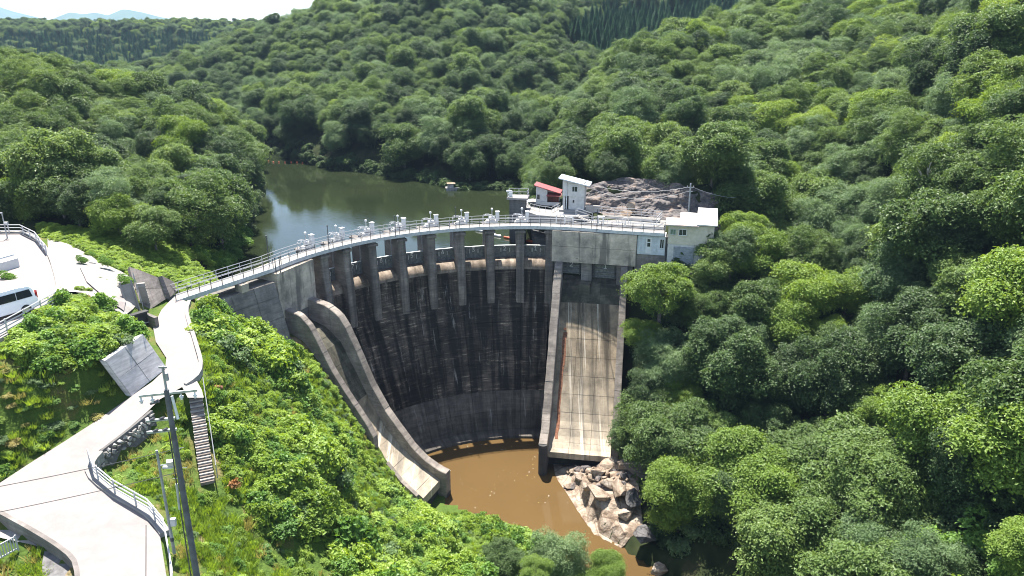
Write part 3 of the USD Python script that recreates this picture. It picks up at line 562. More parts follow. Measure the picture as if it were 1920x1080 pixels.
# walkway deck in pieces
back = offset_line(front, 1.5)
lip = offset_line(front, -0.12)
for i in range(0, len(front) - 1, 5):
    j = min(i + 5, len(front) - 1)
    ring = lambda k: [(*lip[k], -0.32), (*back[k], -0.40), (*back[k], 0.0), (*lip[k], 0.0)]
    obj('deck_slab', loft([ring(k) for k in range(i, j + 1)]), 'deck', dam)
    obj('deck_edge', loft([[(*offset_line(front, o)[k], z) for o, z in ((-.18, -.34), (-.12, -.34), (-.12, .06), (-.18, .06))] for k in range(i, j + 1)]), 'gate_edge', dam)

# left side chute -----------------------------------------------------
lw = np.array([(-0.6, -4.42), (1.44, -4.85), (2.4, -5.25), (3.22, -5.92), (4.0, -7.1), (4.66, -8.61), (6.65, -13.24), (8.14, -15.81), (9.67, -17.74), (11.21, -19.68), (12.78, -20.96), (14.36, -21.76), (15.31, -22.0)])
lf = np.array([(-0.6, -6.6), (1.5, -7.3), (3.2, -8.7), (4.7, -11.6), (6.65, -15.6), (8.14, -18.0), (9.67, -19.6), (11.2, -20.9), (12.8, -22.0), (14.6, -22.9)])
ll = np.array([(-0.6, -4.4), (1.0, -4.75), (2.2, -5.86), (3.02, -7.49), (4.39, -10.23), (6.41, -13.19), (8.16, -15.6), (9.0, -17.1)])
lp = lambda s, o, z: (*(LC0 + LDIR * s + LSIDE * o), z)
side = thing('side_chute', 'narrow curving concrete spillway chute with thick capped walls on the left bank', 'spillway')
def chute_wall(prof, o0, o1, parent, deep, pt, step=1.0, name='wall_block', m='chute_wall', cuts=None):
    d = np.cumsum([0] + list(np.hypot(*np.diff(prof, axis=0).T))); n = int(d[-1] / step)
    for k in range(n):
        u = np.linspace(d[-1] * k / n, d[-1] * (k + 1) / n - .03, 3); dz = rnd.uniform(-.035, .035); do = rnd.uniform(-.025, .025)
        rings = []
        for x in u:
            s, z = np.interp(x, d, prof[:, 0]), np.interp(x, d, prof[:, 1]) + dz
            rings.append([pt(s, o0 + do, z - deep), pt(s, o0 + do, z - .06), pt(s, o0 + do + .06, z), pt(s, o1 + do - .06, z), pt(s, o1 + do, z - .06), pt(s, o1 + do, z - deep)])
        obj(name, loft(rings), m, parent)
chute_wall(lw, -0.55, 0.45, side, 3.6, lp, 1.35)
chute_wall(ll, 3.25, 4.05, side, 3.6, lp, 1.25)
obj('wall_nose', loft([[lp(s, o, z) for o, z in ((-.52, -26), (-.52, -24.5), (.42, -24.5), (.42, -26))] for s in (10.0, 15.3)]), 'dark_wall', side)
obj('wall_base', loft([[lp(s, o, z) for o, z in ((-.50, -26.5), (-.50, zt), (.40, zt), (.40, -26.5))] for s, zt in ((4, -11), (6.65, -16.4), (9.67, -21), (12.8, -24), (15.28, -24.4))]), 'chute_wall', side)
fl_s = np.linspace(-0.6, 14.6, 17)
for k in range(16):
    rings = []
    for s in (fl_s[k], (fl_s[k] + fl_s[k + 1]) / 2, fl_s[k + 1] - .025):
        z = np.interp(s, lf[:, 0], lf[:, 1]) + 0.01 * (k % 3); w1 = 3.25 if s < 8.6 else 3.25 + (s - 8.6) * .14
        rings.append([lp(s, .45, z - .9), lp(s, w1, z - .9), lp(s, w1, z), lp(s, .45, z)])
    obj('floor_slab', loft(rings), 'chute_dark' if k < 7 else 'chute_floor', side)  # upper slabs take the darker tone
obj('flip_ledge', loft([[lp(s, o, z) for o, z in ((3.95, z0 - .9), (4.5, z0 - .9), (4.45, z0 + .1), (3.95, z0 + .1))] for s, z0 in ((10.6, -19.6), (12.2, -21.4), (14.0, -22.7))]), 'chute_wall', side)
obj('toe_wall', loft([[lp(s, o, z) for o, z in ((.4, -26), (4.1, -26), (4.1, -23.75), (.4, -23.75))] for s in (11.5, 14.3)]), 'dark_wall', side)

# long chute on the right ----------------------------------------------
rp = lambda s, o, z: (*(RC0 + RDIR * s + RSIDE * o), z)
rw = np.array([(-1.2, -4.3), (0, -4.54), (3.42, -9.51), (6.73, -14.3), (10.39, -19.2), (12.2, -20.7), (13.6, -21.2)])
rfl = np.array([(-2.6, -6.3), (-1.0, -6.9), (0, -7.6), (1.5, -9.3), (3.4, -11.9), (6.7, -16.6), (9.4, -20.2), (11.0, -21.7), (12.2, -22.35), (13.0, -22.5)])
main = thing('main_chute', 'wide steep concrete outlet chute with tan floor on the right side of the dam', 'spillway')
chute_wall(rw, -0.5, 0.45, main, 3.2, rp, 1.45)
chute_wall(np.array([(-1.0, -4.3), (0.6, -5.4), (3.42, -9.7), (6.73, -14.5), (10.39, -19.4), (12.4, -21.2)]), 7.55, 8.35, main, 3.0, rp, 1.45)
obj('wall_base', loft([[rp(s, o, z) for o, z in ((-.45, -26.5), (-.45, zt), (.40, zt), (.40, -26.5))] for s, zt in ((-1, -7.0), (3.42, -12.2), (6.73, -17.2), (10.39, -22), (13.55, -24))]), 'chute_wall', main)
nose = [(.2, -.5), (.42, -.3), (.5, 0), (.42, .25), (.2, .45), (-.6, .45), (-.6, -.5)]
obj('wall_nose', loft([[rp(13.5 + a, b, z) for a, b in nose] for z in (-26.5, -21.25)]), 'dark_wall', main)
cuts = [-2.6, -0.6, 1.0, 2.4, 3.7, 5.0, 6.3, 7.6, 8.9, 10.2, 11.5, 13.0]; cols = [0.45, 2.8, 5.2, 7.55]
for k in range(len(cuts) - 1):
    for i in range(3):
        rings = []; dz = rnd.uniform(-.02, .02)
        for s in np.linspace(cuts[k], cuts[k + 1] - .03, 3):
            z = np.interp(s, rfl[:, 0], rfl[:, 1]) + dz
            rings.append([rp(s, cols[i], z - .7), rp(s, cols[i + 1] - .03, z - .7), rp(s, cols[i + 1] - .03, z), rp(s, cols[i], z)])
        obj('floor_slab', loft(rings), 'chute_dark' if k < 2 else 'chute_floor', main)  # crest shadow painted in: top slabs get the darker tone
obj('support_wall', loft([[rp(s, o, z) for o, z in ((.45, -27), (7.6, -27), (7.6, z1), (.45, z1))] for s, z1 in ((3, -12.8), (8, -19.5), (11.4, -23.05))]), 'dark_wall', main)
dp_ = np.array(rp(3.05, 1.25, np.interp(3.05, rfl[:, 0], rfl[:, 1])))
obj('drain_pipe', tube([dp_ + (0, .4, -.2), dp_ + (0, -.25, .12)], 0.17, 10), 'rust', main)
rs = [rp(s, o, np.interp(s, rfl[:, 0], rfl[:, 1]) + .035) for s in np.linspace(3.3, 11.2, 16) for o in (0,)]
st = np.linspace(3.3, 11.2, 16); jig = [rnd.uniform(-.05, .05) for _ in st]
obj('rust_run', sheet([rp(s, 1.05 + j, np.interp(s, rfl[:, 0], rfl[:, 1]) + .04) for s, j in zip(st, jig)], [rp(s, 1.52 + j * 1.8 - .014 * (s - 3), np.interp(s, rfl[:, 0], rfl[:, 1]) + .04) for s, j in zip(st, jig)]), 'rust', main)

# numbered crest gates ---------------------------------------------------
for i in range(8):
    NTH = ['leftmost', 'second from the left', 'third from the left', 'fourth from the left', 'fourth from the right', 'third from the right', 'second from the right', 'rightmost']
    num = str(8 - i); d0, d1 = PIER[i], PIER[i + 1]; w = math.degrees(0.52 / 29.0)
    a, b = d0 - w, d1 + w
    t = thing('crest_gate', f'low grey steel crest gate marked {num}, {NTH[i]} of the eight gate bays', 'gate')
    P = lambda f, R, z: pol(R, a + (b - a) * f, z)
    obj('gate_leaf', arc_solid([(29.0, -4.46), (29.0, -3.02), (29.12, -3.02), (29.12, -4.46)], a, b, 3), 'gate_steel', t)
    obj('top_edge', arc_solid([(28.96, -3.02), (28.96, -2.95), (29.2, -2.95), (29.2, -3.02)], a, b, 3), 'gate_edge', t)
    for k in range(8):
        f = (k + .5) / 8; am = math.radians(a + (b - a) * f)
        obj('rib', obox(P(f, 28.96, -3.74), (0.05, 0.09, 1.42), am), 'gate_steel', t)
    for f in (.36, .72): obj('gauge_mark', obox(P(f, 28.90, -3.55), (0.06, 0.02, 0.5), math.radians(a + (b - a) * f)), 'number_white', t)
    m = meshkit.text_mesh(num, 0.5, 0.02); m.apply_transform(trimesh.transformations.rotation_matrix(math.pi / 2, [1, 0, 0]))
    m.apply_transform(trimesh.transformations.rotation_matrix(math.radians((a + b) / 2), [0, 0, 1])); m.apply_translation(P(.44, 28.88, -3.6)); obj('number', m, 'number_white', t)

# railings along the walkway
def railing(name, label, line, zs, rails, h, posts_m, rails_m, step=1.25, post_r=.03, rail_r=.025, zbase=0.0, group=None, square=False, cat='railing'):
    line = np.asarray(line, float); line = np.column_stack([line, np.broadcast_to(zs, len(line))]) if line.shape[1] == 2 else line
    d = np.cumsum([0] + list(np.linalg.norm(np.diff(line, axis=0), axis=1))); n = max(1, round(d[-1] / step))
    at_ = lambda u: np.array([np.interp(u, d, line[:, k]) for k in range(3)])
    t = thing(name, label, cat, tuple(line[0]), group=group); o = line[0]
    for k in range(n + 1):
        p = at_(d[-1] * k / n) - o; obj('post', cyl(p[0], p[1], p[2] + zbase, p[2] + h, post_r, n=6), posts_m, t)
    L = np.array([at_(u) for u in np.unique(np.concatenate([d, np.linspace(0, d[-1], n + 1)]))]) - o
    for r in rails: obj('rail', tube(L + (0, 0, r), rail_r, 5), rails_m, t)
    return t
railing('walkway_railing', 'long railing with dark posts on the downstream edge of the dam walkway', offset_line(front, -0.10), 0.0, (0.55, 1.0), 1.02, 'post_dark', 'rail_white', 1.25, .038, .035, -.25)
railing('walkway_railing', 'white three-bar railing on the reservoir side of the dam walkway', offset_line(front, 1.42)[:72], 0.0, (0.35, 0.7, 1.05), 1.05, 'rail_white', 'rail_white', 1.4, .03, .028)

# gate hoists on the pier tops: pedestal, gearbox, hand wheel, bent pipe guard, round lamp
hoist_d = [54.5, 46.5, 38.8, 30.8, 22.7, 15.1, 7.6, 0.3]
pos_words = ['leftmost', 'second from the left', 'third from the left', 'fourth from the left', 'fourth from the right', 'third from the right', 'second from the right', 'rightmost']
def build_hoist(t):
    obj('base', cat_([obox((0, 0, .06), (1.5, .8, .12)), obox((0, 0, .2), (1.3, .6, .16))]), 'wall_white', t)
    gb = cat_([obox((.75, 0, .75), (.42, .42, 1.1)), obox((.75, 0, 1.33), (.52, .52, .07))]); obj('gear_box', gb, 'white_paint', t)
    obj('motor', tube([(-.3, 0, .52), (.42, 0, .52)], .2, 12), 'white_paint', t)
    w = [(-.1 + .3 * math.cos(a), -.28, .72 + .3 * math.sin(a)) for a in np.linspace(0, 2 * math.pi, 16, endpoint=False)]
    obj('hand_wheel', cat_([tube(w, .03, 5, True), tube([(-.4, -.28, .72), (.2, -.28, .72)], .02, 5), tube([(-.1, -.28, .42), (-.1, -.28, 1.02)], .02, 5)]), 'white_paint', t)
    for dy in (-.25, .25):
        obj('guard_pipe', tube([(-1.05, dy, 0), (-1.05, dy, .75), (-.95, dy, .92), (-.75, dy, .98), (-.3, dy, .98), (-.1, dy, .9), (.05, dy, .6)], .035, 6), 'rail_white', t)
    obj('guard_rail', cat_([tube([(-1.05, -.25, k), (-1.05, .25, k)], .03, 5) for k in (.4, .75)] + [tube([(-.75, -.25, .98), (-.75, .25, .98)], .03, 5)]), 'rail_white', t)
    obj('lamp_post', cyl(.1, .2, .2, 1.5, .045, n=6), 'rail_grey', t)
    s = trimesh.creation.icosphere(2, .15); s.apply_translation((.1, .2, 1.62)); obj('lamp_globe', s, 'white_paint', t)
for i, d in enumerate(hoist_d):
    p = pol(29.3, d, 0.0)
    lab = f'white gate hoist with round lamp on the walkway, {pos_words[i]} of eight'
    if i == 0: h0 = thing('gate_hoist', lab, 'hoist', p, d); build_hoist(h0)
    else: copy_of('/World/gate_hoist', 'gate_hoist', lab, 'hoist', p, d)
    obj('hoist_platform', obox((*pol(29.35, d, 0)[:2], -.16), (1.7, 1.0, .3), math.radians(d)), 'deck', dam)
for px, py, h, lab in ((505, 478, 3.0, 'thin dark pole at the left block of the walkway'), (617, 448, 2.6, 'thin dark pole beside the second hoist from the left'), (742, 424, 2.4, 'thin dark pole beside the fourth hoist from the left'), (855, 408, 2.5, 'thin dark pole beside the third hoist from the right'), (1119, 414, 2.6, 'thin dark pole on the walkway before the terrace'), (518, 500, 1.6, 'short dark pole just right of the pole at the left block'), (526, 497, 1.5, 'second short dark pole on the walkway left block')):
    b = at(px, py + 12, 0.7)
    q = at(px, py + 12 + (8 if h > 2 else 2), 0.0)
    t = thing('walkway_pole', lab, 'pole', q); obj('shaft', cyl(0, 0, 0, h, .05, .04, 6), 'post_dark', t); obj('cap', cyl(0, 0, h, h + .12, .08, .08, 8), 'post_dark', t)

# ------------------------------------------------------------------ right bank: buildings and terrace
def xbox(t, name, m, P, U, V, u0, u1, v0, v1, z0, z1, label=None):
    """a box in a frame of its own: P origin, U and V plan axes"""
    q = lambda u, v: P + U * u + V * v
    return obj(name, prism([q(u0, v0), q(u1, v0), q(u1, v1), q(u0, v1)], z0, z1), m, t, label)
def window(t, P, U, V, u0, u1, v, z0, z1, bars=1, glass='window_dark', frame='white_paint'):
    w = xbox(t, 'window', glass, P, U, V, u0, u1, v - .02, v + .05, z0, z1)
    q = lambda u, vv: P + U * u + V * vv
    fr = [prism([q(a, v - .07), q(b, v - .07), q(b, v), q(a, v)], c0, c1) for a, b, c0, c1 in ((u0 - .06, u0, z0 - .06, z1 + .06), (u1, u1 + .06, z0 - .06, z1 + .06), (u0, u1, z0 - .08, z0), (u0, u1, z1, z1 + .06))]
    for k in range(bars):
        u = u0 + (u1 - u0) * (k + 1) / (bars + 1); fr.append(prism([q(u - .02, v - .05), q(u + .02, v - .05), q(u + .02, v - .02), q(u - .02, v - .02)], z0, z1))
    obj('frame', cat_(fr), frame, w)
def slab_roof(t, m, P, U, V, u0, u1, v0, v1, zf, th=.14, name='roof'):
    q = lambda u, v: np.array([*(P + U * u + V * v), zf(u, v)])
    c4 = [q(u0, v0), q(u1, v0), q(u1, v1), q(u0, v1)]
    return obj(name, loft([[p - (0, 0, th) for p in c4], c4]), m, t)
E2 = np.array([1.0, 0.0])
def frame2(deg): a = math.radians(deg); return np.array([math.cos(a), math.sin(a)]), np.array([-math.sin(a), math.cos(a)])
# white tower house
U, V = frame2(-12); P = np.array([6.55, 94.9])
t = thing('control_house', 'white two-storey control house with sloping pale roof by the reservoir', 'building')
zb = 0.85
xbox(t, 'lower_wall', 'wall_grey', P, U, V, 0.75, 2.75, 0, 2.0, zb, zb + 1.75)
xbox(t, 'pillar', 'wall_grey', P, U, V, 0.0, 0.3, 0, .35, zb - .2, zb + 1.75); xbox(t, 'pillar', 'wall_grey', P, U, V, 0, .3, 1.65, 2.0, zb - .2, zb + 1.75)
xbox(t, 'upper_wall', 'wall_white', P, U, V, -.04, 2.79, -.04, 2.04, zb + 1.75, zb + 3.45)
def zf(u, v): return zb + 4.0 - u * 0.22
slab_roof(t, 'roof_blue', P, U, V, -.55, 3.45, -.5, 2.5, zf, .12)
gq = lambda u, v, z: (*(P + U * u + V * v), z)
for v in (-.04, 1.96): obj('gable', loft([[gq(-.04, v, zb + 3.45), gq(2.79, v, zb + 3.45), gq(2.79, v, zf(2.79, 0) - .12), gq(-.04, v, zf(-.04, 0) - .12)], [gq(-.04, v + .08, zb + 3.45), gq(2.79, v + .08, zb + 3.45), gq(2.79, v + .08, zf(2.79, 0) - .12), gq(-.04, v + .08, zf(-.04, 0) - .12)]]), 'wall_white', t)
for u in (-.04, 2.71): xbox(t, 'gable', 'wall_white', P, U, V, u, u + .08, .04, 1.96, zb + 3.45, zf(u + .08, 0) - .13)
window(t, P, U, V, 1.2, 1.85, -.04, zb + 2.35, zb + 3.0)
xbox(t, 'window', 'window_dark', P, U, V, 1.3, 1.5, -.03, .05, zb + .9, zb + 1.25)
xbox(t, 'window', 'window_dark', P, U, V, -.06, 0, .6, 1.1, zb + 2.4, zb + 3.0)
obj('downpipe', cyl(*gq(.5, -.1, 0)[:2], zb - .3, zb + 3.6, .07, n=8), 'gate_edge', t)
xbox(t, 'archway', 'dark_wall', P, U, V, .3, .74, .35, 1.9, zb - .1, zb + 1.5)
obj('base', prism([gq(-.4, -.5, 0)[:2], gq(3.2, -.5, 0)[:2], gq(3.2, 2.4, 0)[:2], gq(-.4, 2.4, 0)[:2]], -1.0, zb), 'deck', t)
# hut with red roof
U, V = frame2(-10); P = np.array([3.2, 98.4])
t = thing('red_roofed_hut', 'small white hut with sloping red roof and red lean-to awning', 'hut')
zb = 0.75
xbox(t, 'wall', 'wall_white', P, U, V, 0, 1.5, 0, 2.0, zb, zb + 2.0); xbox(t, 'wall', 'wall_white', P, U, V, 1.5, 3.0, .8, 2.0, zb, zb + 1.7)
slab_roof(t, 'roof_red', P, U, V, -.25, 3.3, -.3, 2.3, lambda u, v: zb + 2.55 - .28 * u, .1)
for v in (.02, 1.9): obj('gable', loft([[(*(P + U * a + V * (v + k)), z) for a, z in ((0, zb + 2.0), (1.5, zb + 2.0), (1.5, zb + 2.02), (0, zb + 2.44))] for k in (0, .08)]), 'wall_white', t)
slab_roof(t, 'roof_red', P, U, V, 1.45, 3.4, -.5, .9, lambda u, v: zb + 1.35 + .12 * v, .07, 'awning')
for k in range(7): xbox(t, 'slat', 'wood_brown', P, U, V, 1.6 + k * .22, 1.68 + k * .22, .3, .36, zb + .2, zb + 1.25)
xbox(t, 'inner_wall', 'wood_brown', P, U, V, 1.52, 3.0, .7, .79, zb + .1, zb + 1.5)
xbox(t, 'sill_wall', 'wall_white', P, U, V, .6, 3.1, -.15, .05, zb - .1, zb + .35)
xbox(t, 'window', 'window_dark', P, U, V, .15, .5, -.03, .05, zb + .7, zb + 1.3)
# intake tower
t = thing('intake_tower', 'dark concrete intake tower with railed platform standing in the reservoir', 'tower')
P = np.array([-.35, 95.4]); U, V = frame2(-8)
for k in range(3): xbox(t, 'tower_wall', 'intake', P, U, V, .0 + k * .68, .66 + k * .68, 0, 1.8, -9, 2.0)
xbox(t, 'top_slab', 'deck', P, U, V, -.3, 2.4, -.2, 2.1, 2.0, 2.25)
for u, v in ((-.2, 0), (-.2, 1.0), (-.2, 2.0), (1.0, 2.0), (2.3, 2.0), (2.3, 1.0)):
    obj('rail_post', cyl(*(P + U * u + V * v), 2.25, 3.1, .03, n=5), 'rail_white', t)
for z in (2.65, 3.08): obj('rail', tube([(*(P + U * u + V * v), z) for u, v in ((-.2, -.1), (-.2, 2.0), (2.3, 2.0), (2.3, .6))], .03, 5), 'rail_white', t)
obj('winch', cat_([obox((*(P + U * .1 + V * .5), 2.6), (.5, .4, .6)), obox((*(P + U * -.1 + V * .5), 2.98), (.8, .2, .18))]), 'white_paint', t)
for k, (u, z) in enumerate(((.3, -1.2), (-.1, -.5), (1.3, -.8))): obj('lamp', obox((*(P + U * u + V * -.08), z), (.28, .12, .2)), 'white_paint', t)
# platform with the hollow bay and curved landing
def zpoly(pts, z): return [tuple(at(x, y, z)[:2]) for x, y in pts]
plat = thing('reservoir_platform', 'pale concrete landing around a dark hollow basin by the reservoir', 'platform')
outer = [(985, 374), (1002, 372), (1040, 377), (1052, 388), (1060, 396), (1092, 398), (1105, 405), (1060, 407), (1010, 404), (992, 398), (984, 388)]
inner = [(989, 379), (1000, 378), (1030, 381), (1044, 387), (1034, 394), (1012, 391), (996, 388)]
pp = Polygon(zpoly(outer, .6)).buffer(0).difference(Polygon(zpoly(inner, .6)).buffer(0))
m = trimesh.creation.extrude_polygon(max(getattr(pp, 'geoms', [pp]), key=lambda q: q.area), 1.3, engine='earcut'); m.apply_translation((0, 0, -.7)); obj('landing_slab', m, 'deck', plat)
obj('basin_floor', prism(zpoly(inner, .6), -2.4, -2.2), 'dark_wall', plat)
obj('under_wall', prism(zpoly([(995, 376), (1050, 380), (1090, 400), (1050, 405), (1000, 402)], .6), -7, -2.4), 'intake', plat)
railing('landing_railing', 'pale curved railing round the hollow basin by the reservoir', [at(*q, .62) for q in ((986, 379), (988, 386), (996, 392), (1012, 396), (1034, 399), (1050, 390))], 0, (.35, .7), .72, 'rail_grey', 'rail_white', 1.0, .03, .03)
terr = thing('terrace', 'pale concrete terrace behind the right end of the walkway', 'terrace')
tp = [on_r(.4, 3.2), on_r(13.2, 3.0), on_r(13.4, 6.6), (14.5, 93.2), (9.3, 94.3), (6.4, 94.0), on_r(.6, 5.2)]
tpz = Polygon(tp).buffer(0)
obj('terrace_slab', prism(list(tpz.exterior.coords)[:-1], -.6, 0.05), 'deck', terr)
obj('base_wall', prism(list(tpz.buffer(-.2).exterior.coords)[:-1], -8, -.6), 'intake', terr)
obj('raised_walk', prism([on_r(3.2, 6.0), on_r(12.6, 5.0), on_r(12.6, 6.2), (14.4, 92.9), (9.3, 94.0)], .05, .42), 'deck', terr)
obj('retaining_wall', prism([(9.5, 94.2), (11.2, 93.7), (11.25, 94.0), (9.6, 94.5)], 0, 1.5), 'stair_stone', terr)
st_ = thing('terrace_steps', 'short flight of concrete steps with white rails going down to the terrace', 'steps')
for k in range(6):
    a = on_r(2.5 + k * .28, 4.1); obj('step', obox((*a, .62 - k * .1), (.32, 1.3, .1), math.atan2(rt[1], rt[0])), 'deck', st_)
for o in (3.5, 4.7): obj('hand_rail', cat_([tube([(*on_r(2.3, o), 1.5), (*on_r(4.3, o), .9)], .035, 5), tube([(*on_r(4.3, o), 0), (*on_r(4.3, o), .9)], .035, 5), tube([(*on_r(2.3, o), .6), (*on_r(2.3, o), 1.5)], .035, 5)]), 'rail_white', st_)
railing('terrace_railing', 'grey mesh-topped railing along the back of the terrace under the rock cutting', [(*on_r(3.5, 6.6), .42), (*on_r(12.9, 5.6), .42), (*on_r(12.3, 3.2), .1)], 0, (.35, .7, 1.05), 1.05, 'rail_grey', 'rail_white', 1.6, .03, .03)
railing('terrace_railing', 'low white railing beside the steps on the terrace', [(*on_r(4.6, 3.3), .05), (*on_r(11.8, 2.9), .05)], 0, (.4, .8), .82, 'rail_white', 'rail_white', 1.5, .03, .035)
t = thing('valve_stand', 'round white hand wheel on a stand at the terrace edge', 'hand wheel', (*on_r(8.6, 2.5), .05), math.degrees(math.atan2(rt[1], rt[0])))
obj('stand', cyl(0, 0, 0, .6, .12, .08), 'white_paint', t)
obj('wheel', cat_([tube([(.42 * math.cos(a), 0, .62 + .42 * math.sin(a)) for a in np.linspace(0, 2 * math.pi, 18, endpoint=False)], .035, 5, True)] + [tube([(0, 0, .62), (.42 * math.cos(a), 0, .62 + .42 * math.sin(a))], .02, 4) for a in (0, 1.57, 3.14, 4.71)]), 'white_paint', t)
t = thing('valve_stand', 'white hoist frame with hand wheel beside the bottom of the terrace steps', 'hoist', (*on_r(5.6, 2.5), .05), math.degrees(math.atan2(rt[1], rt[0])))
obj('stand', cat_([obox((-.3, 0, .5), (.16, .3, 1.0)), obox((.3, 0, .5), (.16, .3, 1.0)), obox((0, 0, 1.0), (.9, .36, .14))]), 'white_paint', t)
obj('wheel', tube([(.3 * math.cos(a), -.25, .7 + .3 * math.sin(a)) for a in np.linspace(0, 2 * math.pi, 14, endpoint=False)], .03, 5, True), 'white_paint', t)
for k, (s, o, h) in enumerate(((.6, 2.3, 1.15), (1.7, 2.3, .85))):
    t = thing('hoist_frame', ('tall' if k == 0 else 'low') + ' white rounded pipe frame behind the walkway above the outlet gates', 'pipe frame', (*on_r(s, o), 0), math.degrees(math.atan2(rt[1], rt[0])))
    for dy in (-.2, .2): obj('hoop', tube([(-.5, dy, 0), (-.5, dy, h - .2), (-.36, dy, h), (.36, dy, h), (.5, dy, h - .2), (.5, dy, 0)], .05, 6), 'white_paint', t)
    obj('cross_bar', cat_([tube([(-.5, -.2, h * .5), (.5, -.2, h * .5)], .035, 5), tube([(0, -.2, 0), (0, -.2, h)], .03, 5)]), 'white_paint', t)
# cream gate house at the end of the walkway
U = np.array([.97, -.24]); U /= np.linalg.norm(U); V = np.array([-U[1], U[0]]); P = np.array([18.35, 85.2])
t = thing('gate_house', 'cream gate house with two-part white roof and grey shutter at the walkway end', 'building')
xbox(t, 'upper_wall', 'wall_cream', P, U, V, 0, 4.5, 0, 3.2, -1.15, 1.15); xbox(t, 'lower_wall', 'wall_grey', P, U, V, .04, 4.46, .04, 3.1, -7.5, -1.15)
xbox(t, 'shutter', 'shutter_grey', P, U, V, .75, 3.1, -.03, .05, -3.6, -1.45)
for k in range(9): xbox(t, 'shutter_slat', 'shutter_grey', P, U, V, .78, 3.07, -.07, -.031, -3.55 + k * .235, -3.35 + k * .235)
window(t, P, U, V, .25, .85, 0, .02, .62, 1, 'window_green', 'wall_grey'); window(t, P, U, V, 1.25, 2.05, 0, .0, .64, 1, 'window_dark', 'white_paint')
xbox(t, 'eave', 'wood_brown', P, U, V, -.3, 3.4, -.32, -.26, 1.1, 1.24)
slab_roof(t, 'roof_pink', P, U, V, -.35, 3.45, -.35, 1.9, lambda u, v: 1.28 + v * .16, .12)
slab_roof(t, 'roof_white', P, U, V, 1.2, 3.45, 1.9, 3.6, lambda u, v: 1.34 + v * .16, .12)
slab_roof(t, 'roof_white', P, U, V, 3.2, 5.5, -.2, 4.2, lambda u, v: 1.45 + v * .24, .12)
xbox(t, 'side_room', 'wall_cream', P, U, V, 3.5, 5.2, .1, 4.0, -5.0, 1.4)
# blue-grey hut under the deck
U = rt.copy(); V = rn.copy(); P = on_r(10.3, .25)
t = thing('under_deck_hut', 'blue-grey panelled hut with white door and window below the walkway', 'hut')
xbox(t, 'wall', 'hut_blue', P, U, V, 0, 3.3, 0, 2.4, -2.75, -.46); xbox(t, 'base', 'gravity', P, U, V, -.2, 4.0, .05, 2.6, -7, -2.75)
for u in (.06, .42, .88, 1.9, 2.22): xbox(t, 'panel_rib', 'hut_blue', P, U, V, u, u + .06, -.06, -.002, -2.7, -.5)
dr = xbox(t, 'door', 'white_paint', P, U, V, 1.02, 1.72, -.06, .02, -2.6, -.62)
for z0, z1 in ((-1.15, -.82), (-1.75, -1.3)): xbox(dr, 'pane', 'window_dark', P, U, V, 1.2, 1.54, -.09, -.061, z0, z1)
window(t, P, U, V, 2.7, 3.12, 0, -1.85, -.8, 1, 'window_dark', 'white_paint')
xbox(t, 'side_pier', 'dark_wall', P, U, V, 3.35, 4.2, -.1, 1.2, -4.0, -.45)

# rock cutting behind the terrace
def rock_strip(bl, tl, nx_, nz_, amp, seed, depth=2.5):
    bl, tl = np.asarray(bl, float), np.asarray(tl, float)
    b = np.array([[np.interp(u, np.linspace(0, 1, len(bl)), bl[:, k]) for k in range(3)] for u in np.linspace(0, 1, nx_)]); tt = np.array([[np.interp(u, np.linspace(0, 1, len(tl)), tl[:, k]) for k in range(3)] for u in np.linspace(0, 1, nx_)])
    G = b[None] + (tt - b)[None] * np.linspace(0, 1, nz_)[:, None, None]
    n = np.array([0.1, -1, .55]); n /= np.linalg.norm(n)
    f0_ = meshkit.fbm(G * [.42, .42, .55] + [0, 0, 7], 3, seed + 9); G = G + n * ((np.floor(f0_ * 11) / 11 - .5) * 1.3)[..., None]
    G = G + n * ((meshkit.fbm(G * [.5, .5, .8], 5, seed) - .5) * 2 * amp + np.abs(meshkit.noise(G * [.9, .9, 1.4], seed + 3) - .5) * amp)[..., None]
    v = G.reshape(-1, 3); i = np.arange(len(v)).reshape(nz_, nx_)
    q = np.stack([i[:-1, :-1], i[:-1, 1:], i[1:, 1:], i[1:, :-1]], -1).reshape(-1, 4)
    return v, q
rc = thing('rock_cutting', 'bare grey-brown rock cutting behind the terrace and gate house', 'rock face')
base_l = [(9.2, 95.4, -.3), (12.5, 94.6, -.3), (15.8, 93.6, -.3), (18.8, 92.6, -.4), (22.0, 91.6, -.8), (26, 90.5, -1.2)]
top_l = [(8.6, 99.2, 2.6), (11.5, 100, 3.3), (14.6, 100.2, 3.9), (18.2, 99.4, 4.0), (22, 97.4, 3.5), (26.5, 95.2, 2.6)]
obj('rock_surface', rock_strip(base_l, top_l, 120, 56, 1.0, 4), 'rock_cutting', rc)
t = thing('rubble_rock', 'pale orange rock spur low on the cutting behind the terrace', 'rock')
def boulder(seed, size, n=26, sub=2, rough=.10):
    r = np.random.default_rng(seed); p = r.normal(size=(n, 3)); p /= np.linalg.norm(p, axis=1, keepdims=True); p *= r.uniform(.72, 1.0, (n, 1))
    h = ConvexHull(p); m = trimesh.Trimesh(p, h.simplices); m.fix_normals()
    for _ in range(sub): m = m.subdivide()
    v = m.vertices; nn = v / np.linalg.norm(v, axis=1, keepdims=True)
    m.vertices = (v + nn * (meshkit.fbm(v * 2.4 + seed, 4, seed) - .5)[:, None] * rough * 2) * np.array(size)
    return m
def moved(m, loc, rz=0, rx=0, ry=0):
    m = m.copy(); m.apply_transform(trimesh.transformations.euler_matrix(rx, ry, rz)); m.apply_translation(loc); return m
obj('spur', moved(boulder(31, (1.1, .8, .75)), (14.6, 93.3, .5)), 'rock_pale', t, smooth=20); obj('spur', moved(boulder(32, (.7, .5, 1.0)), (15.2, 94.0, 1.2)), 'rock_pale', t, smooth=20)
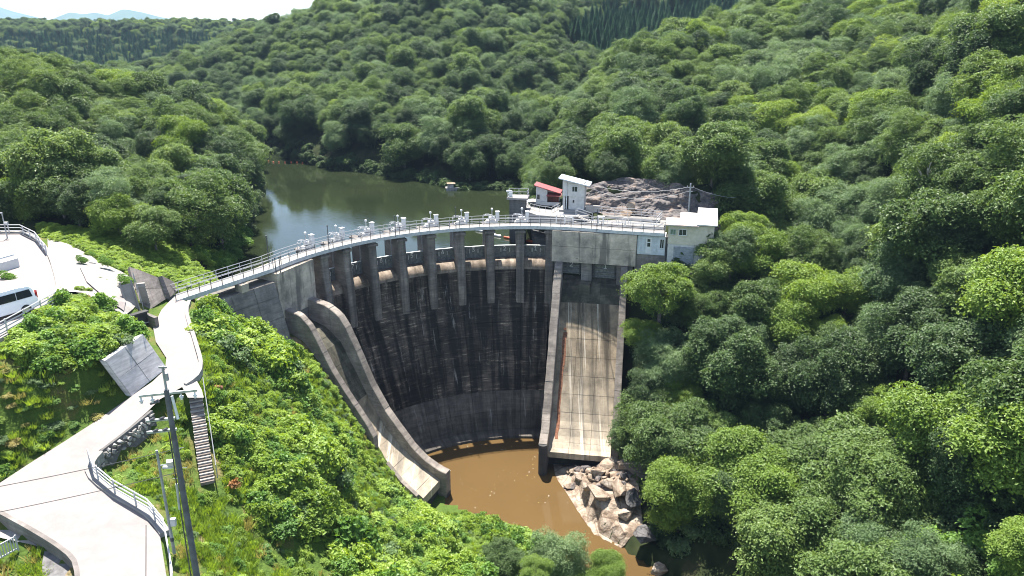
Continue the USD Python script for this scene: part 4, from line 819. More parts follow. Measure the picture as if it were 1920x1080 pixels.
# utility pole behind the gate house and wires
t = thing('utility_pole', 'slim grey utility pole behind the gate house roof', 'utility pole', (22.0, 91.2, -.5))
obj('shaft', cyl(0, 0, 0, 5.4, .12, .09, 10), 'pole_steel', t); obj('crossarm', cat_([obox((0, 0, 4.9), (.9, .08, .08)), obox((0, 0, 4.4), (.6, .08, .08))]), 'pole_steel', t)
for x in (-.4, .4): obj('insulator', cyl(x, 0, 4.94, 5.1, .04, .03, 8), 'porcelain', t)
def cable(a, b, sag, n=16):
    a, b = np.array(a, float), np.array(b, float); u = np.linspace(0, 1, n)[:, None]; p = a + (b - a) * u; p[:, 2] -= sag * 4 * (u * (1 - u))[:, 0]; return p
for k, (a, b, s, lab) in enumerate((((21.6, 91.2, 4.4), (9.3, 95.2, 4.2), .8, 'upper cable from the gate house pole to the white control house'), ((21.7, 91.2, 3.9), (9.3, 95.0, 3.9), 1.3, 'lower sagging cable between the gate house pole and the control house'), ((22.4, 91.2, 4.4), (27.5, 90.6, 3.2), .25, 'cable running right from the gate house pole into the trees'))):
    obj('cable', tube(cable(a, b, s), .014, 4), 'galvanised', None, lab, 'cable')
# floats in the reservoir
f0 = None
boom_pts = [(-4.6, 101.5), (-3.4, 100.0), (-2.0, 98.6), (-.6, 97.4), (.9, 96.4), (2.4, 95.6), (3.6, 95.0)]
for i, (x, y) in enumerate(boom_pts):
    t = thing('boom_float', f'{"white" if i < 3 else "faded orange"} float of the log boom behind the dam, {["first", "second", "third", "fourth", "fifth", "sixth", "seventh"][i]} from its left end', 'float', (x, y, LAKE_Z), math.degrees(math.atan2(-1, 1.4)))
    obj('float_body', tube([(-.62, 0, .1), (-.5, 0, .12), (.5, 0, .12), (.62, 0, .1)], [.09, .17, .17, .09], 10), 'float_white' if i < 3 else 'float_orange', t, smooth=40)
    obj('eye', tube([(.6, 0, .1), (.85, 0, .1)], .05, 6), 'post_dark', t)
for i in range(11):
    u = i / 10; x, y = np.array([-57.0, 164.0]) * (1 - u) + np.array([-43.5, 159.3]) * u
    t = thing('marker_buoy', 'small red marker buoy in the line under the far shore', 'buoy', (x, y + .5 * math.sin(i), LAKE_Z), group='red buoys strung along the far shore')
    obj('buoy_body', tube([(0, 0, -.2), (0, 0, 0), (0, 0, .2), (0, 0, .28)], [.06, .17, .17, .05], 8), 'float_orange', t)
t = thing('raft', 'small tan-roofed work raft moored by the far shore of the reservoir', 'raft', (-10.6, 131.2, LAKE_Z), 8)
obj('hull', cat_([obox((0, 0, .15), (2.2, 1.3, .4)), obox((-.0, 0, .4), (2.4, 1.5, .08))]), 'stone_grey', t); obj('cabin', obox((-.3, 0, .75), (1.0, .9, .6)), 'stone_grey', t)
obj('canopy', obox((-.2, 0, 1.15), (1.5, 1.2, .1)), 'bare_earth', t)
# ------------------------------------------------------------------ left bank: road, terrace, walls
def draped(poly, zfun, step=1.2):
    x0, y0, x1, y1 = poly.bounds; X, Y = np.meshgrid(np.arange(x0, x1, step), np.arange(y0, y1, step)); pts = np.column_stack([X.ravel(), Y.ravel()])
    ins = shapely.contains_xy(poly.buffer(-step * .35), pts[:, 0], pts[:, 1])
    ring = np.array(LineString(poly.exterior.coords).segmentize(step).coords)[:-1, :2]
    allp = np.vstack([ring, pts[ins]])
    from scipy.spatial import Delaunay
    tri = Delaunay(allp).simplices; cen = allp[tri].mean(1); tri = tri[shapely.contains_xy(poly, cen[:, 0], cen[:, 1])]
    m = trimesh.Trimesh(np.column_stack([allp, zfun(allp)]), tri, process=False)
    if m.face_normals[:, 2].sum() < 0: m.invert()
    return m
obj('road', draped(road_poly, lambda p: road_z(p), 1.0), 'road', kind='structure', smooth=True, label='sunlit pale concrete road running down from the dam')
obj('terrace_road', draped(terrace_poly, lambda p: np.full(len(p), TZ), 2.0), 'road', kind='structure', smooth=True, label='pale concrete car park on the upper terrace')
# joints cut across the road: thin dark strips of sealant
def road_strip(name, a, b, w, m, label, cat='joint', dz=.006):
    L = dense(np.array([a, b]), .5); L[:, 2] = road_z(L[:, :2]) + dz; d = (b - a)[:2] / np.linalg.norm((b - a)[:2]); n = np.array([-d[1], d[0], 0]) * w / 2
    obj(name, sheet(L - n, L + n), m, None, label, None, kind='structure')
road_strip('road_joint', at(274, 985, -3.85), at(273, 1090, -4.5), .05, 'dark_wall', 'thin joint line along the road near the lower guardrail')
# kerbs
def kerb(name, label, line, w, h, zoff=0.0, m='deck', step=.8, side=1):
    line = smooth_line(line, step); n2 = np.gradient(line[:, :2], axis=0); n2 /= np.linalg.norm(n2, axis=1, keepdims=True); nn = np.column_stack([-n2[:, 1], n2[:, 0]]) * side
    q = lambda k, o, z: (*(line[k, :2] + nn[k] * o), line[k, 2] + z)
    t = thing(name, label, 'kerb'); L = len(line); seg = 3
    for i in range(0, L - 1, seg):
        j = min(i + seg, L - 1)
        obj('kerb_stone', loft([[q(k, 0, -.5 + zoff), q(k, w, -.5 + zoff), q(k, w, h), q(k, 0, h)] for k in range(i, j + 1)]), m, t)
kerb('kerb', 'pale kerb along the right edge of the road above the green slope', road_R[:6], .28, .16, side=1)
kerb('kerb', 'pale wide kerb under the guardrail round the bend of the road', road_R[9:15], .55, .14, side=1)
# raised lower road edge: drop towards the lower path
low = smooth_line(road_low[1:7], .6)
t = thing('road_edge_wall', 'low dark wall face where the road edge drops at the lower left', 'wall')
for i in range(0, len(low) - 1, 3):
    j = min(i + 3, len(low) - 1); seg_ = low[i:j + 1]
    d2 = np.gradient(low[:, :2], axis=0)[i:j + 1]; d2 /= np.linalg.norm(d2, axis=1, keepdims=True); n2 = np.column_stack([d2[:, 1], -d2[:, 0]])
    obj('wall_block', loft([[(*(p[:2] - n * .02), p[2] - 1.4), (*(p[:2] + n * .22), p[2] - 1.4), (*(p[:2] + n * .22), p[2] + .05), (*(p[:2] - n * .02), p[2] + .05)] for p, n in zip(seg_, n2)]), 'wing', t)
path = low_zone
pz = low_z
obj('lower_path', draped(path, pz, .8), 'shotcrete', kind='structure', label='white concrete apron below the road edge')
asph = Polygon([tuple(at(x, y, -4.9)[:2]) for x, y in ((90, 1030), (128, 1058), (140, 1085), (140, 1140), (78, 1140), (80, 1060))]).buffer(0)
obj('asphalt_patch', draped(asph, lambda p: pz(p) + .03, .6), 'asphalt', kind='structure', label='dark asphalt patch at the lower left')
# fallen debris on it
t = thing('white_fence_panel', 'white slatted metal panel standing in grass at the lower left corner', 'fence', at(2, 1050, -4.6), 60)
obj('frame', cat_([obox((0, 0, .9), (1.8, .06, .07)), obox((0, 0, .15), (1.8, .06, .07)), obox((-.9, 0, .5), (.07, .07, 1.0)), obox((.9, 0, .5), (.07, .07, 1.0))]), 'rail_white', t)
for k in range(12): obj('slat', obox((-.78 + k * .14, 0, .52), (.06, .03, .68)), 'rail_white', t)

BARE = []
# concrete panel retaining wall beside the road
def quad_wall(name, label, bl, br, tr_, tl_, nu, nv, thick, m, part='panel', gap=.015, cat='retaining wall'):
    bl, br, tr_, tl_ = map(lambda a: np.array(a, float), (bl, br, tr_, tl_)); n = np.cross(br - bl, tl_ - bl); n /= np.linalg.norm(n)
    if n @ (np.array([0, 0, CAM_Z]) - bl) < 0: n = -n
    q = lambda u, v: bl * (1 - u) * (1 - v) + br * u * (1 - v) + tr_ * u * v + tl_ * (1 - u) * v
    t = thing(name, label, cat)
    for i in range(nu):
        for j in range(nv):
            c4 = [q(i / nu + gap / 2, j / nv + gap / 2), q((i + 1) / nu - gap / 2, j / nv + gap / 2), q((i + 1) / nu - gap / 2, (j + 1) / nv - gap / 2), q(i / nu + gap / 2, (j + 1) / nv - gap / 2)]
            o = rnd.uniform(-.01, .01)
            obj(part, loft([[p - n * .12 for p in c4], [p + n * o for p in c4]]), m, t)
    c4 = [q(0, 0) - n * .02, q(1, 0) - n * .02, q(1, 1) - n * .02, q(0, 1) - n * .02]
    obj('wall_body', loft([[p - n * thick for p in c4], [p for p in c4]]), m, t)
    return t
quad_wall('panel_retaining_wall', 'leaning grey concrete retaining wall with panel joints beside the road', at(247, 743, -1.5), at(313, 690, -.9), at(268, 626, 1.9), at(197, 676, 1.5), 2, 2, .45, 'panel')
obj('wall_return', loft([[at(247, 743, -1.5), at(247, 743, -1.5) + (-.5, .2, 0), at(197, 676, 1.5) + (-.5, .2, 0), at(197, 676, 1.5)], [at(247, 743, -1.5) + (-.1, .1, -.1), at(247, 743, -1.5) + (-.6, .3, -.1), at(197, 676, 1.5) + (-.6, .3, -.1), at(197, 676, 1.5) + (-.1, .1, -.1)]]), 'deck', stage.GetPrimAtPath('/World/panel_retaining_wall'))
# curved wing wall at the end of the dam road
t = thing('wing_wall', 'tall curved brown-grey concrete wing wall at the left end of the dam', 'retaining wall')
wb = [at(268, 588, .1), at(292, 573, .1), at(312, 560, .1), at(325, 549, .1)]; wt = [at(242, 500, 3.1), at(266, 508, 2.7), at(296, 520, 1.9), at(318, 531, .9)]
WB, WT = smooth_line(wb, .9), None
u_ = np.linspace(0, 1, 7); WBi = np.array([[np.interp(u, np.linspace(0, 1, 4), np.array(wb)[:, k]) for k in range(3)] for u in u_]); WTi = np.array([[np.interp(u, np.linspace(0, 1, 4), np.array(wt)[:, k]) for k in range(3)] for u in u_])
for i in range(6):
    for v0, v1 in ((0, .49), (.5, 1)):
        f = lambda k, v: WBi[k] * (1 - v) + WTi[k] * v
        a, b, cc, d = f(i, v0), f(i + 1, v0), f(i + 1, v1), f(i, v1); e = (b - a) * .008
        n = np.cross(b - a, d - a); n /= np.linalg.norm(n); n = -n if n[1] < 0 else n
        obj('panel', loft([[a + e, b - e, cc - e, d + e], [a + e + n * .4, b - e + n * .4, cc - e + n * .4, d + e + n * .4]]), 'wing', t)
# steps and drain channel on the abutment
t = thing('abutment_steps', 'steep narrow white concrete steps between the wing wall and the drain', 'steps')
a, b = at(276, 574, .2), at(263, 528, 2.6)
for k in range(10):
    p = a + (b - a) * (k + .5) / 10; obj('step', obox(p + (0, 0, -.2), (.30, .6, .34), math.radians(115)), 'shotcrete', t)
t = thing('drain_channel', 'white concrete drain channel running down beside the abutment steps', 'drain')
a, b = at(254, 592, .2), at(236, 534, 2.7); d_ = (b - a); s_ = np.array([d_[1], -d_[0], 0]); s_ /= np.linalg.norm(s_)
for o in (-.5, .38): obj('side_wall', loft([[p + s_ * o + (0, 0, -.4), p + s_ * (o + .12) + (0, 0, -.4), p + s_ * (o + .12) + (0, 0, .3), p + s_ * o + (0, 0, .3)] for p in (a, b)]), 'deck', t)
obj('channel_floor', loft([[p + s_ * -.38 + (0, 0, -.4), p + s_ * .38 + (0, 0, -.4), p + s_ * .38 + (0, 0, .05), p + s_ * -.38 + (0, 0, .05)] for p in (a, b)]), 'shotcrete', t)
obj('hand_rail', cat_([tube([a + s_ * .7 + (0, 0, .9), b + s_ * .7 + (0, 0, .9)], .03, 5)] + [tube([a + d_ * u + s_ * .7, a + d_ * u + s_ * .7 + (0, 0, .9)], .03, 5) for u in (.02, .35, .68, .98)]), 'pole_steel', t)
t = thing('culvert_headwall', 'dark shaded culvert headwall with pale coping beside the road', 'culvert')
a, b = at(222, 607, .5), at(276, 598, .2); dd = (b - a); dd[2] = 0; L_ = np.linalg.norm(dd); dd /= L_; nn_ = np.array([dd[1], -dd[0], 0])
rzc = math.atan2(dd[1], dd[0]); mid = (a + b) / 2
obj('wall', obox(mid + (0, 0, -.5), (L_, .35, 1.9), rzc), 'dark_wall', t); obj('coping', obox(mid + (0, 0, .52), (L_ + .2, .5, .14), rzc), 'dark_wall', t)
obj('pipe_rail', tube([a + nn_ * .3 + (0, 0, -.25), b + nn_ * .3 + (0, 0, -.2)], .05, 6), 'rail_white', t)
obj('return_wall', obox(b + dd * .1 - nn_ * -.5 + (0, 0, -.5), (.3, 1.6, 1.8), rzc), 'wing', t)
# sprayed concrete slope: a shell over the bank
sc = Polygon([tuple(at(x, y, z)[:2]) for x, y, z in ((92, 447, TZ + .1), (130, 455, 3.2), (180, 474, 3.1), (240, 497, 2.9), (246, 520, 2.4), (250, 560, 1.5), (232, 596, 1.0), (200, 585, 1.6), (160, 560, 2.4), (128, 552, 2.8), (112, 566, 2.9), (112, 540, 2.9), (104, 505, 2.9), (95, 478, 2.95))]).buffer(0.15)
def gzv(p): return ground_at(np.column_stack([p[:, 1], p[:, 0]]))
obj('sprayed_concrete_slope', draped(sc, lambda p: gzv(p) + .10 + .12 * meshkit.fbm(np.column_stack([p / 1.2, 0 * p[:, 0]]), 3, 9), .5), 'shotcrete', kind='structure', smooth=True, label='white sprayed concrete covering the slope beside the terrace')
t = thing('bank_sheet', 'tan bare concrete strip on the slope below the white sprayed bank', 'slope paving')
bs = Polygon([tuple(at(x, y, z)[:2]) for x, y, z in ((150, 505, 2.9), (185, 522, 2.4), (238, 573, 1.2), (234, 592, 1.0), (205, 578, 1.7), (165, 540, 2.4))]).buffer(0)
obj('paving', draped(bs, lambda p: gzv(p) + .24 + .12 * meshkit.fbm(np.column_stack([p / 1.2, 0 * p[:, 0]]), 3, 9), .5), 'road', t)
# guardrails
railing('guardrail', 'white three-bar guardrail round the bend of the road above the stone wall', [p + np.array([0.25, .12, .1]) for p in (at(160, 872, -2.75), at(168, 898, -3.0), at(206, 930, -3.3), at(270, 967, -3.65), at(300, 1004, -4.0), at(313, 1080, -4.45), at(318, 1170, -5.0))], 0, (.35, .62, .9), .95, 'rail_white', 'rail_white', 1.9, .05, .045, -.1)
railing('terrace_guardrail', 'white four-bar guardrail along the terrace edge before the van', [p + (0, 0, .02) for p in terrace_edge[0:4]], 0, (.25, .5, .75, 1.0), 1.05, 'rail_white', 'rail_white', 2.0, .055, .045)
railing('terrace_guardrail', 'white guardrail at the far top corner of the terrace road', [p + (0, 0, .02) for p in terrace_edge[6:11]], 0, (.3, .6, .9), .95, 'rail_white', 'rail_white', 2.0, .055, .045)
kerb('kerb', 'pale kerb along the curved inner edge of the terrace road', terrace_edge[3:10], .35, .16, side=-1)
kerb('kerb', 'pale kerb under the terrace guardrail before the van', terrace_edge[0:4], .3, .14, side=-1)
# stone wall along the bend
sw = thing('stone_retaining_wall', 'dry stone retaining wall under the road edge above the grass', 'stone wall')
SLn = dense(stone_line, .1); sd = np.cumsum([0] + list(np.linalg.norm(np.diff(SLn, axis=0), axis=1)))
sdir = np.gradient(SLn[:, :2], axis=0); sdir /= np.linalg.norm(sdir, axis=1, keepdims=True)
backing = [[(*(SLn[k, :2] + np.array([-sdir[k, 1], sdir[k, 0]]) * o), SLn[k, 2] + z) for o, z in ((.0, -1.5), (.42, -1.5), (.2, -.02), (.0, -.02))] for k in range(0, len(SLn), 10)]
obj('wall_core', loft(backing), 'mortar', sw)
for row in range(4):
    s = rnd.uniform(0, .2)
    while s < sd[-1] - .2:
        L = rnd.uniform(.28, .5); k = int(np.searchsorted(sd, s + L / 2)); k = min(k, len(SLn) - 1); n2 = np.array([-sdir[k, 1], sdir[k, 0]])
        p = SLn[k]; off = .26 + .06 * (3 - row); z = p[2] - .16 - .32 * row
        m = boulder(rnd.randint(0, 9999), (L * .56, .17, .19), 12, 0); obj('stone', moved(m, (*(p[:2] + n2 * off), z), math.atan2(sdir[k, 1], sdir[k, 0]) + rnd.uniform(-.15, .15)), 'stone_grey' if rnd.random() < .6 else 'stone_dark', sw)
        s += L
for k, (cx, cy, z_, rx_, ry_) in enumerate(()):
    pg_ = Polygon([tuple(at(cx, cy, z_)[:2] + np.array([rx_ * math.cos(a) * (1 + .3 * math.sin(3 * a + k)), ry_ * math.sin(a) * (1 + .3 * math.cos(2 * a + k))])) for a in np.linspace(0, 2 * math.pi, 18, endpoint=False)]).buffer(0)
    obj('bare_earth', draped(pg_, lambda p: gzv(p) + .05 + .10 * meshkit.fbm(np.column_stack([p / .8, 0 * p[:, 0]]), 3, 5), .4), 'bare_earth', kind='structure', smooth=True, label='tan bare earth showing on the bank below the terrace')
    BARE.append(pg_)
# stairs down the bank
stp = thing('bank_stairs', 'flight of weathered concrete stairs going down the green bank', 'stairs')
sa, sb = at(366, 738, -1.15), at(389, 903, -4.9); NS = 17
sdv = sb - sa; hz = math.atan2(sdv[1], sdv[0]); run = np.linalg.norm(sdv[:2]) / NS
for k in range(NS):
    p = sa + sdv * (k + .5) / NS
    obj('tread', obox(p + (rnd.uniform(-.02, .02), 0, 0), (run * .66, .86, .1), hz + rnd.uniform(-.03, .03)), 'stair_stone', stp)
    obj('riser', obox(p - (*(sdv[:2] / np.linalg.norm(sdv[:2]) * -run * .36), .16), (run * .9, .82, .2), hz), 'riser_dark', stp)
side_n = np.array([-sdv[1], sdv[0], 0]) / np.linalg.norm(sdv[:2]); side_n = side_n if side_n[0] > 0 else -side_n
railing('stair_handrail', 'thin dark handrail along the right side of the bank stairs', [sa + side_n * .62 + (0, 0, .1), sb + side_n * .62 + (0, 0, .1)], 0, (.5, .95), .97, 'pole_steel', 'pole_steel', 2.0, .03, .03, cat='handrail')
obj('stair_landing', draped(Polygon([tuple(at(x, y, -.95)[:2]) for x, y in ((340, 722), (366, 708), (378, 730), (382, 745), (352, 745))]).buffer(0), lambda p: np.full(len(p), -.97), .5), 'deck', kind='structure', label='pale landing between road and stairs')
t = thing('bare_soil_patch', 'small heap of brown bare soil on the green bank', 'soil'); p_ = at(403, 722, -1.6)
obj('mound', moved(boulder(77, (.55, .45, .3), 30, 2), (p_[0], p_[1], gz(p_[0], p_[1]) + .1)), 'rust', t, smooth=True)

# poles
px_, py_ = at(364, 1050, 5.5)[:2] * 1.27
gp = gz(px_, py_)
t = thing('utility_pole', 'tall dark concrete utility pole with crossarms in the lower left foreground', 'utility pole', (px_, py_, gp - .3), group=None)
topz = 9.0 - gp + .3
obj('shaft', cyl(0, 0, 0, topz, .165, .10, 14), 'pole_concrete', t, smooth=30); obj('top_pipe', cyl(0, 0, topz, topz + 1.0, .05, .05, 8), 'pole_steel', t)
obj('top_bracket', cat_([obox((0, 0, topz + .95), (.3, .06, .06)), obox((.1, 0, topz + .55), (.1, .1, .3))]), 'pole_steel', t)
armd = math.radians(14)
def arm(z, l0, l1, m='galvanised', th=.09): return obj('crossarm', obox((math.cos(armd) * (l0 + l1) / 2, math.sin(armd) * (l0 + l1) / 2, z), (l1 - l0, th, th), armd), m, t)
arm(topz - .15, -1.0, 1.1); arm(topz - 1.25, -.9, .15); arm(topz - 1.75, -.95, .15)
ac = lambda l, z: np.array([math.cos(armd) * l, math.sin(armd) * l, z])
for l, z in ((-.95, topz - .15), (-.55, topz - .15), (.5, topz - .15), (1.0, topz - .15)): obj('insulator', cat_([cyl(*ac(l, 0)[:2], z - .32, z - .06, .05, .03, 8), cyl(*ac(l, 0)[:2], z - .24, z - .18, .08, .08, 8)]), 'porcelain', t)
for l, z in ((-.5, topz - .5), (-.75, topz - 1.25), (-.4, topz - 1.25), (-.7, topz - 1.75), (-.35, topz - 1.75)):
    p = ac(l, z); obj('fuse_holder', tube([p + (-.16, 0, -.05), p + (.16, .02, .07)], [.05, .075], 8), 'post_dark', t)
obj('fuse_link', tube([ac(.16, topz - .3), ac(.25, topz - 1.3)], .055, 8), 'porcelain', t)
for k in range(4): obj('step_bolt', tube([ac(.1 * (-1) ** k, topz - 2.6 - k * .45), ac(.3 * (-1) ** k, topz - 2.6 - k * .45)], .015, 4), 'pole_steel', t)
obj('down_cable', tube([ac(-.16, topz - 1.8), ac(-.17, topz - 3.2), ac(-.2, topz - 5), ac(-.23, topz - 9), ac(-.26, .2)], .028, 5), 'wire', t)
obj('conduit', tube([ac(-.19, topz - 4.2), ac(-.235, topz - 5.4)], .05, 6), 'rail_grey', t)
PT = np.array([px_, py_, gp - .3])
for k, (py1, py0) in enumerate(((842, 907), (885, 955))):
    a = np.array([PT[0], PT[1], aty(342, py1, PT[1])[2]]); b = aty(0, py0, PT[1] - 1.5); b = a + (b - a) * 1.6
    obj('cable', tube(cable(a, b, .12), .016, 4), 'wire', None, ['upper', 'lower'][k] + ' thin cable running left over the road from the foreground utility pole', 'cable')
b2 = at(325, 1026, -3.9)
t = thing('lamp_pole', 'thin grey steel pole with a small floodlight beside the road bend', 'lamp pole', b2)
obj('shaft', cyl(0, 0, -.4, 5.9, .085, .06, 10), 'pole_steel', t); obj('lamp_arm', tube([(0, 0, 5.0), (.35, .05, 5.05), (.5, .08, 5.0)], .03, 6), 'galvanised', t)
obj('lamp_head', cat_([obox((.55, .08, 5.12), (.3, .22, .34), .2, .3), obox((.4, .06, 4.88), (.5, .2, .08), .1)]), 'rail_grey', t)
obj('meter_box', obox((.2, .05, 1.55), (.26, .2, .42), .1), 'rail_white', t); obj('strap', cyl(0, 0, .4, .62, .1, .1, 10), 'post_dark', t)
b3 = at(14, 447, TZ)
t = thing('camera_pole', 'grey pole with lamp and bracket behind the far terrace guardrail', 'lamp pole', b3)
obj('shaft', cyl(0, 0, -.2, 2.6, .07, .05, 8), 'pole_steel', t); obj('bracket', cat_([obox((.2, 0, 1.55), (.35, .2, .25)), obox((-.15, 0, 2.6), (.4, .12, .12))]), 'rail_grey', t)
# shelter roof at the left edge of the terrace
t = thing('stair_shelter', 'pale green flat-roofed stair shelter with rails at the left edge', 'shelter', at(2, 505, TZ), -20)
obj('roof', obox((-1.2, .2, 1.1), (3.6, 1.6, .12)), 'roof_blue', t); obj('roof_edge', obox((-1.2, -.62, 1.08), (3.6, .05, .2)), 'wall_white', t)
for x in (-2.8, -1.2, .4): obj('post', cyl(x, -.5, 0, 1.05, .05, n=6), 'rail_white', t)
obj('side_wall', obox((.75, .1, .4), (.16, 2.0, .8)), 'wall_white', t)
obj('hand_rail', cat_([tube([(.4, -.7, .9), (.3, -2.2, .5)], .03, 5), tube([(.4, -.7, .5), (.3, -2.2, .1)], .03, 5)] + [tube([(.4 - .05 * k, -.7 - .7 * k, 0), (.4 - .05 * k, -.7 - .7 * k, .9 - .2 * k)], .03, 5) for k in range(3)]), 'rail_white', t)
# white van -------------------------------------------------------------
def van():
    rear = at(46, 590, TZ); ang = math.degrees(math.atan2(-.87, -.49))
    t = thing('white_van', 'white minivan parked on the terrace behind the guardrail', 'van', (0, 0, 0), ang, scale=(1.12, 1.06, 1.1))
    Lh, W = 4.6, .86
    # outline in x (forward) and z; half width per height
    lower = [(-2.28, .32), (-2.32, .75), (-2.25, 1.02), (2.20, .90), (2.30, .70), (2.28, .32)]
    def extr(poly, w0, w1=None):
        w1 = w0 if w1 is None else w1
        return loft([[(x, -w0, z) for x, z in poly], [(x, w1, z) for x, z in poly]])
    r1 = [[(x * f, s * W, z) for x, z in lower] for s, f in ((-1, .985), (-.94, 1.0), (.94, 1.0), (1, .985))]
    obj('body', loft(r1), 'car_white', t, smooth=30)
    cabin_b = [(-2.25, 1.0), (2.0, .93)]; prof = [(-2.24, 1.0), (-2.16, 1.5), (-1.98, 1.80), (-1.2, 1.88), (.2, 1.86), (.85, 1.72), (1.55, 1.15), (2.02, .92)]
    obj('cabin', loft([[(x * (1 if k in (1, 2) else .97), s * w * (1 if z < 1.1 else .93 if z < 1.6 else .86), z - (0 if k in (1, 2) else .05 if z > 1.6 else 0)) for x, z in prof] for k, (s, w) in enumerate(((-1, W), (-.9, W), (.9, W), (1, W)))]), 'car_white', t, smooth=35)
    for s in (-1, 1):
        y0 = lambda z: s * (W * (1.0 - (z - 1.05) * .13) + .008)
        for x0, x1, xt0, xt1 in ((-2.0, -1.05, -1.88, -1.05), (-1.0, .05, -1.0, .05), (.1, 1.35, .1, .95)):
            obj('side_window', loft([[(x0, y0(1.08), 1.08), (x1, y0(1.08), 1.08), (xt1, y0(1.58), 1.58), (xt0, y0(1.58), 1.58)], [(x0, y0(1.08) - s * .05, 1.08), (x1, y0(1.08) - s * .05, 1.08), (xt1, y0(1.58) - s * .05, 1.58), (xt0, y0(1.58) - s * .05, 1.58)]]), 'black_glass', t)
        obj('mirror', obox((1.2, s * (W + .12), 1.12), (.14, .2, .18)), 'car_white', t)
        for x in (-1.45, 1.45):
            ty = tube([(x, s * (W - .2), .32), (x, s * (W + .02), .32)], .32, 18); wh = obj('wheel', ty, 'tyre', t, smooth=40)
            obj('rim', tube([(x, s * (W + .0), .32), (x, s * (W + .035), .32)], .2, 12), 'wheel_rim', wh)
        obj('tail_light', obox((-2.27, s * (W - .1), 1.15), (.08, .16, .5)), 'tail_red', t); obj('headlight', obox((2.24, s * (W - .2), .72), (.1, .32, .14)), 'wall_white', t)
    obj('rear_window', loft([[(-2.275, -.66, 1.15), (-2.275, .66, 1.15), (-2.18, .6, 1.56), (-2.18, -.6, 1.56)], [(-2.20, -.66, 1.15), (-2.20, .66, 1.15), (-2.10, .6, 1.56), (-2.10, -.6, 1.56)]]), 'black_glass', t)
    obj('windscreen', loft([[(1.62, -.68, 1.14), (1.62, .68, 1.14), (.95, .6, 1.70), (.95, -.6, 1.70)], [(1.55, -.68, 1.10), (1.55, .68, 1.10), (.9, .6, 1.66), (.9, -.6, 1.66)]]), 'black_glass', t)
    obj('bumper', obox((-2.3, 0, .45), (.12, 1.64, .22)), 'car_white', t); obj('number_plate', obox((-2.345, 0, .8), (.02, .33, .16)), 'wall_white', t)
    d = np.array([math.cos(math.radians(ang)), math.sin(math.radians(ang))])
    pos = rear[:2] + d * 1.45 + np.array([-d[1], d[0]]) * -.86
    UsdGeom.Xformable(t).GetOrderedXformOps()[0].Set(Gf.Vec3d(pos[0], pos[1], TZ + .01))
van()

# ------------------------------------------------------------------ rocks of the gorge
bed_poly = Polygon([(4.6, 75.6), (5.0, 72.6), (6.1, 69.3), (6.9, 66.4), (8.2, 62.6), (10.6, 60.6), (12.8, 61.5), (13.2, 68), (13.6, 74.0), (11, 75.8)]).buffer(.01)
def bed_z(p):
    g = ground_at(np.column_stack([p[:, 1], p[:, 0]])); q = np.column_stack([p * [1, .7], 0 * g]); e = np.clip(shapely.distance(bed_poly.boundary, shapely.points(p)) / 2.2, 0, 1)
    f = meshkit.fbm(q / 2.6, 4, 12); st_ = np.floor(f * 9) / 9 * .75 + f * .25
    return np.maximum(g, -25.1) + .10 + e * (.1 + 1.5 * np.maximum(st_ - .28, 0)) + .12 * (meshkit.noise(q * 2.2, 4) - .5)
obj('bedrock', draped(bed_poly, bed_z, .45), 'rock_pale', kind='structure', label='broken pale bedrock along the right bank of the pool')
def rock(px, py, z, size, seed, m, label, rz=0.0, group=None, rx=0.0, n=22, sub=2, ry=0.0):
    p = at(px, py, z); t = thing('boulder' if max(size) < 2.2 else 'rock_slab', label, 'rock', (p[0], p[1], z), 0, group)
    obj('rock_mass', moved(boulder(seed, size, min(n, 15), min(sub, 1), .05), (0, 0, 0), rz, rx, ry), m, t)
def bed_at(x, y): return float(bed_z(np.array([[x, y]]))[0])
def pile(px, py, size, seed, m, label, rz=0.0, group=None, rx=0.0, ry=0.0, sink=.25, zz=-23.8):
    p = at(px, py, zz); z = max(bed_at(p[0], p[1]), POOL_Z - .1)
    t = thing('boulder' if max(size) < 1.5 else 'rock_slab', label, 'rock', (p[0], p[1], z + size[2] * (1 - 2 * sink)), 0, group)
    obj('rock_mass', moved(boulder(seed, size, 13, 1, .05), (0, 0, 0), rz, rx, ry), m, t)
BIG = [(1152, 893, (2.3, 1.3, 1.0), 'largest pale angular block in the middle of the rock pile'), (1128, 966, (.9, 2.4, .55), 'long pale flat slab sloping into the brown pool'), (1160, 958, (1.0, 2.3, .9), 'pale slab behind the flat slab at the water'),
       (1098, 936, (.8, .9, .7), 'pale square boulder standing in the water left of the slab'), (1120, 908, (1.3, 1.0, .8), 'rusty pale block between the square boulder and the largest block'), (1180, 878, (1.8, 1.6, 1.6), 'tall grey rock block at the foot of the trees above the pile'),
       (1192, 925, (1.5, 2.0, 1.7), 'dark shaded rock face under the bank trees'), (1184, 975, (1.2, 2.0, 1.3), 'dark wet rock along the stream edge below the slabs'), (1206, 1035, (1.4, 1.3, 1.0), 'dark rounded boulder in the stream near the bottom edge'), (1238, 1076, (1.3, .8, .6), 'pale boulder at the bottom edge of the picture'),
       (1098, 880, (.9, .8, .65), 'grey round boulder under the left part of the chute lip'), (1172, 905, (1.3, .9, .9), 'pale wedge-shaped block right of the largest block'), (1140, 872, (1.4, .8, .6), 'pale block just under the right part of the chute lip'), (1140, 930, (1.2, .9, .6), 'flat pale block above the long slab'),
       (1170, 990, (.9, 1.2, .6), 'lowest pale block of the pile beside the stream'), (1078, 873, (.7, .5, .4), 'small pale block at the waterline under the chute lip')]
for k, (px, py, sz, lab) in enumerate(BIG):
    m = 'rock_dark' if 'dark' in lab else 'rock_cutting' if 'grey' in lab else 'rock_pale'
    pile(px, py, sz, 301 + k, m, lab, .35 + .4 * math.sin(k * 2.3), None, .22 * math.sin(k * 1.7), .18 * math.cos(k * 2.9), .22, -24.7 if py > 930 else -23.6)
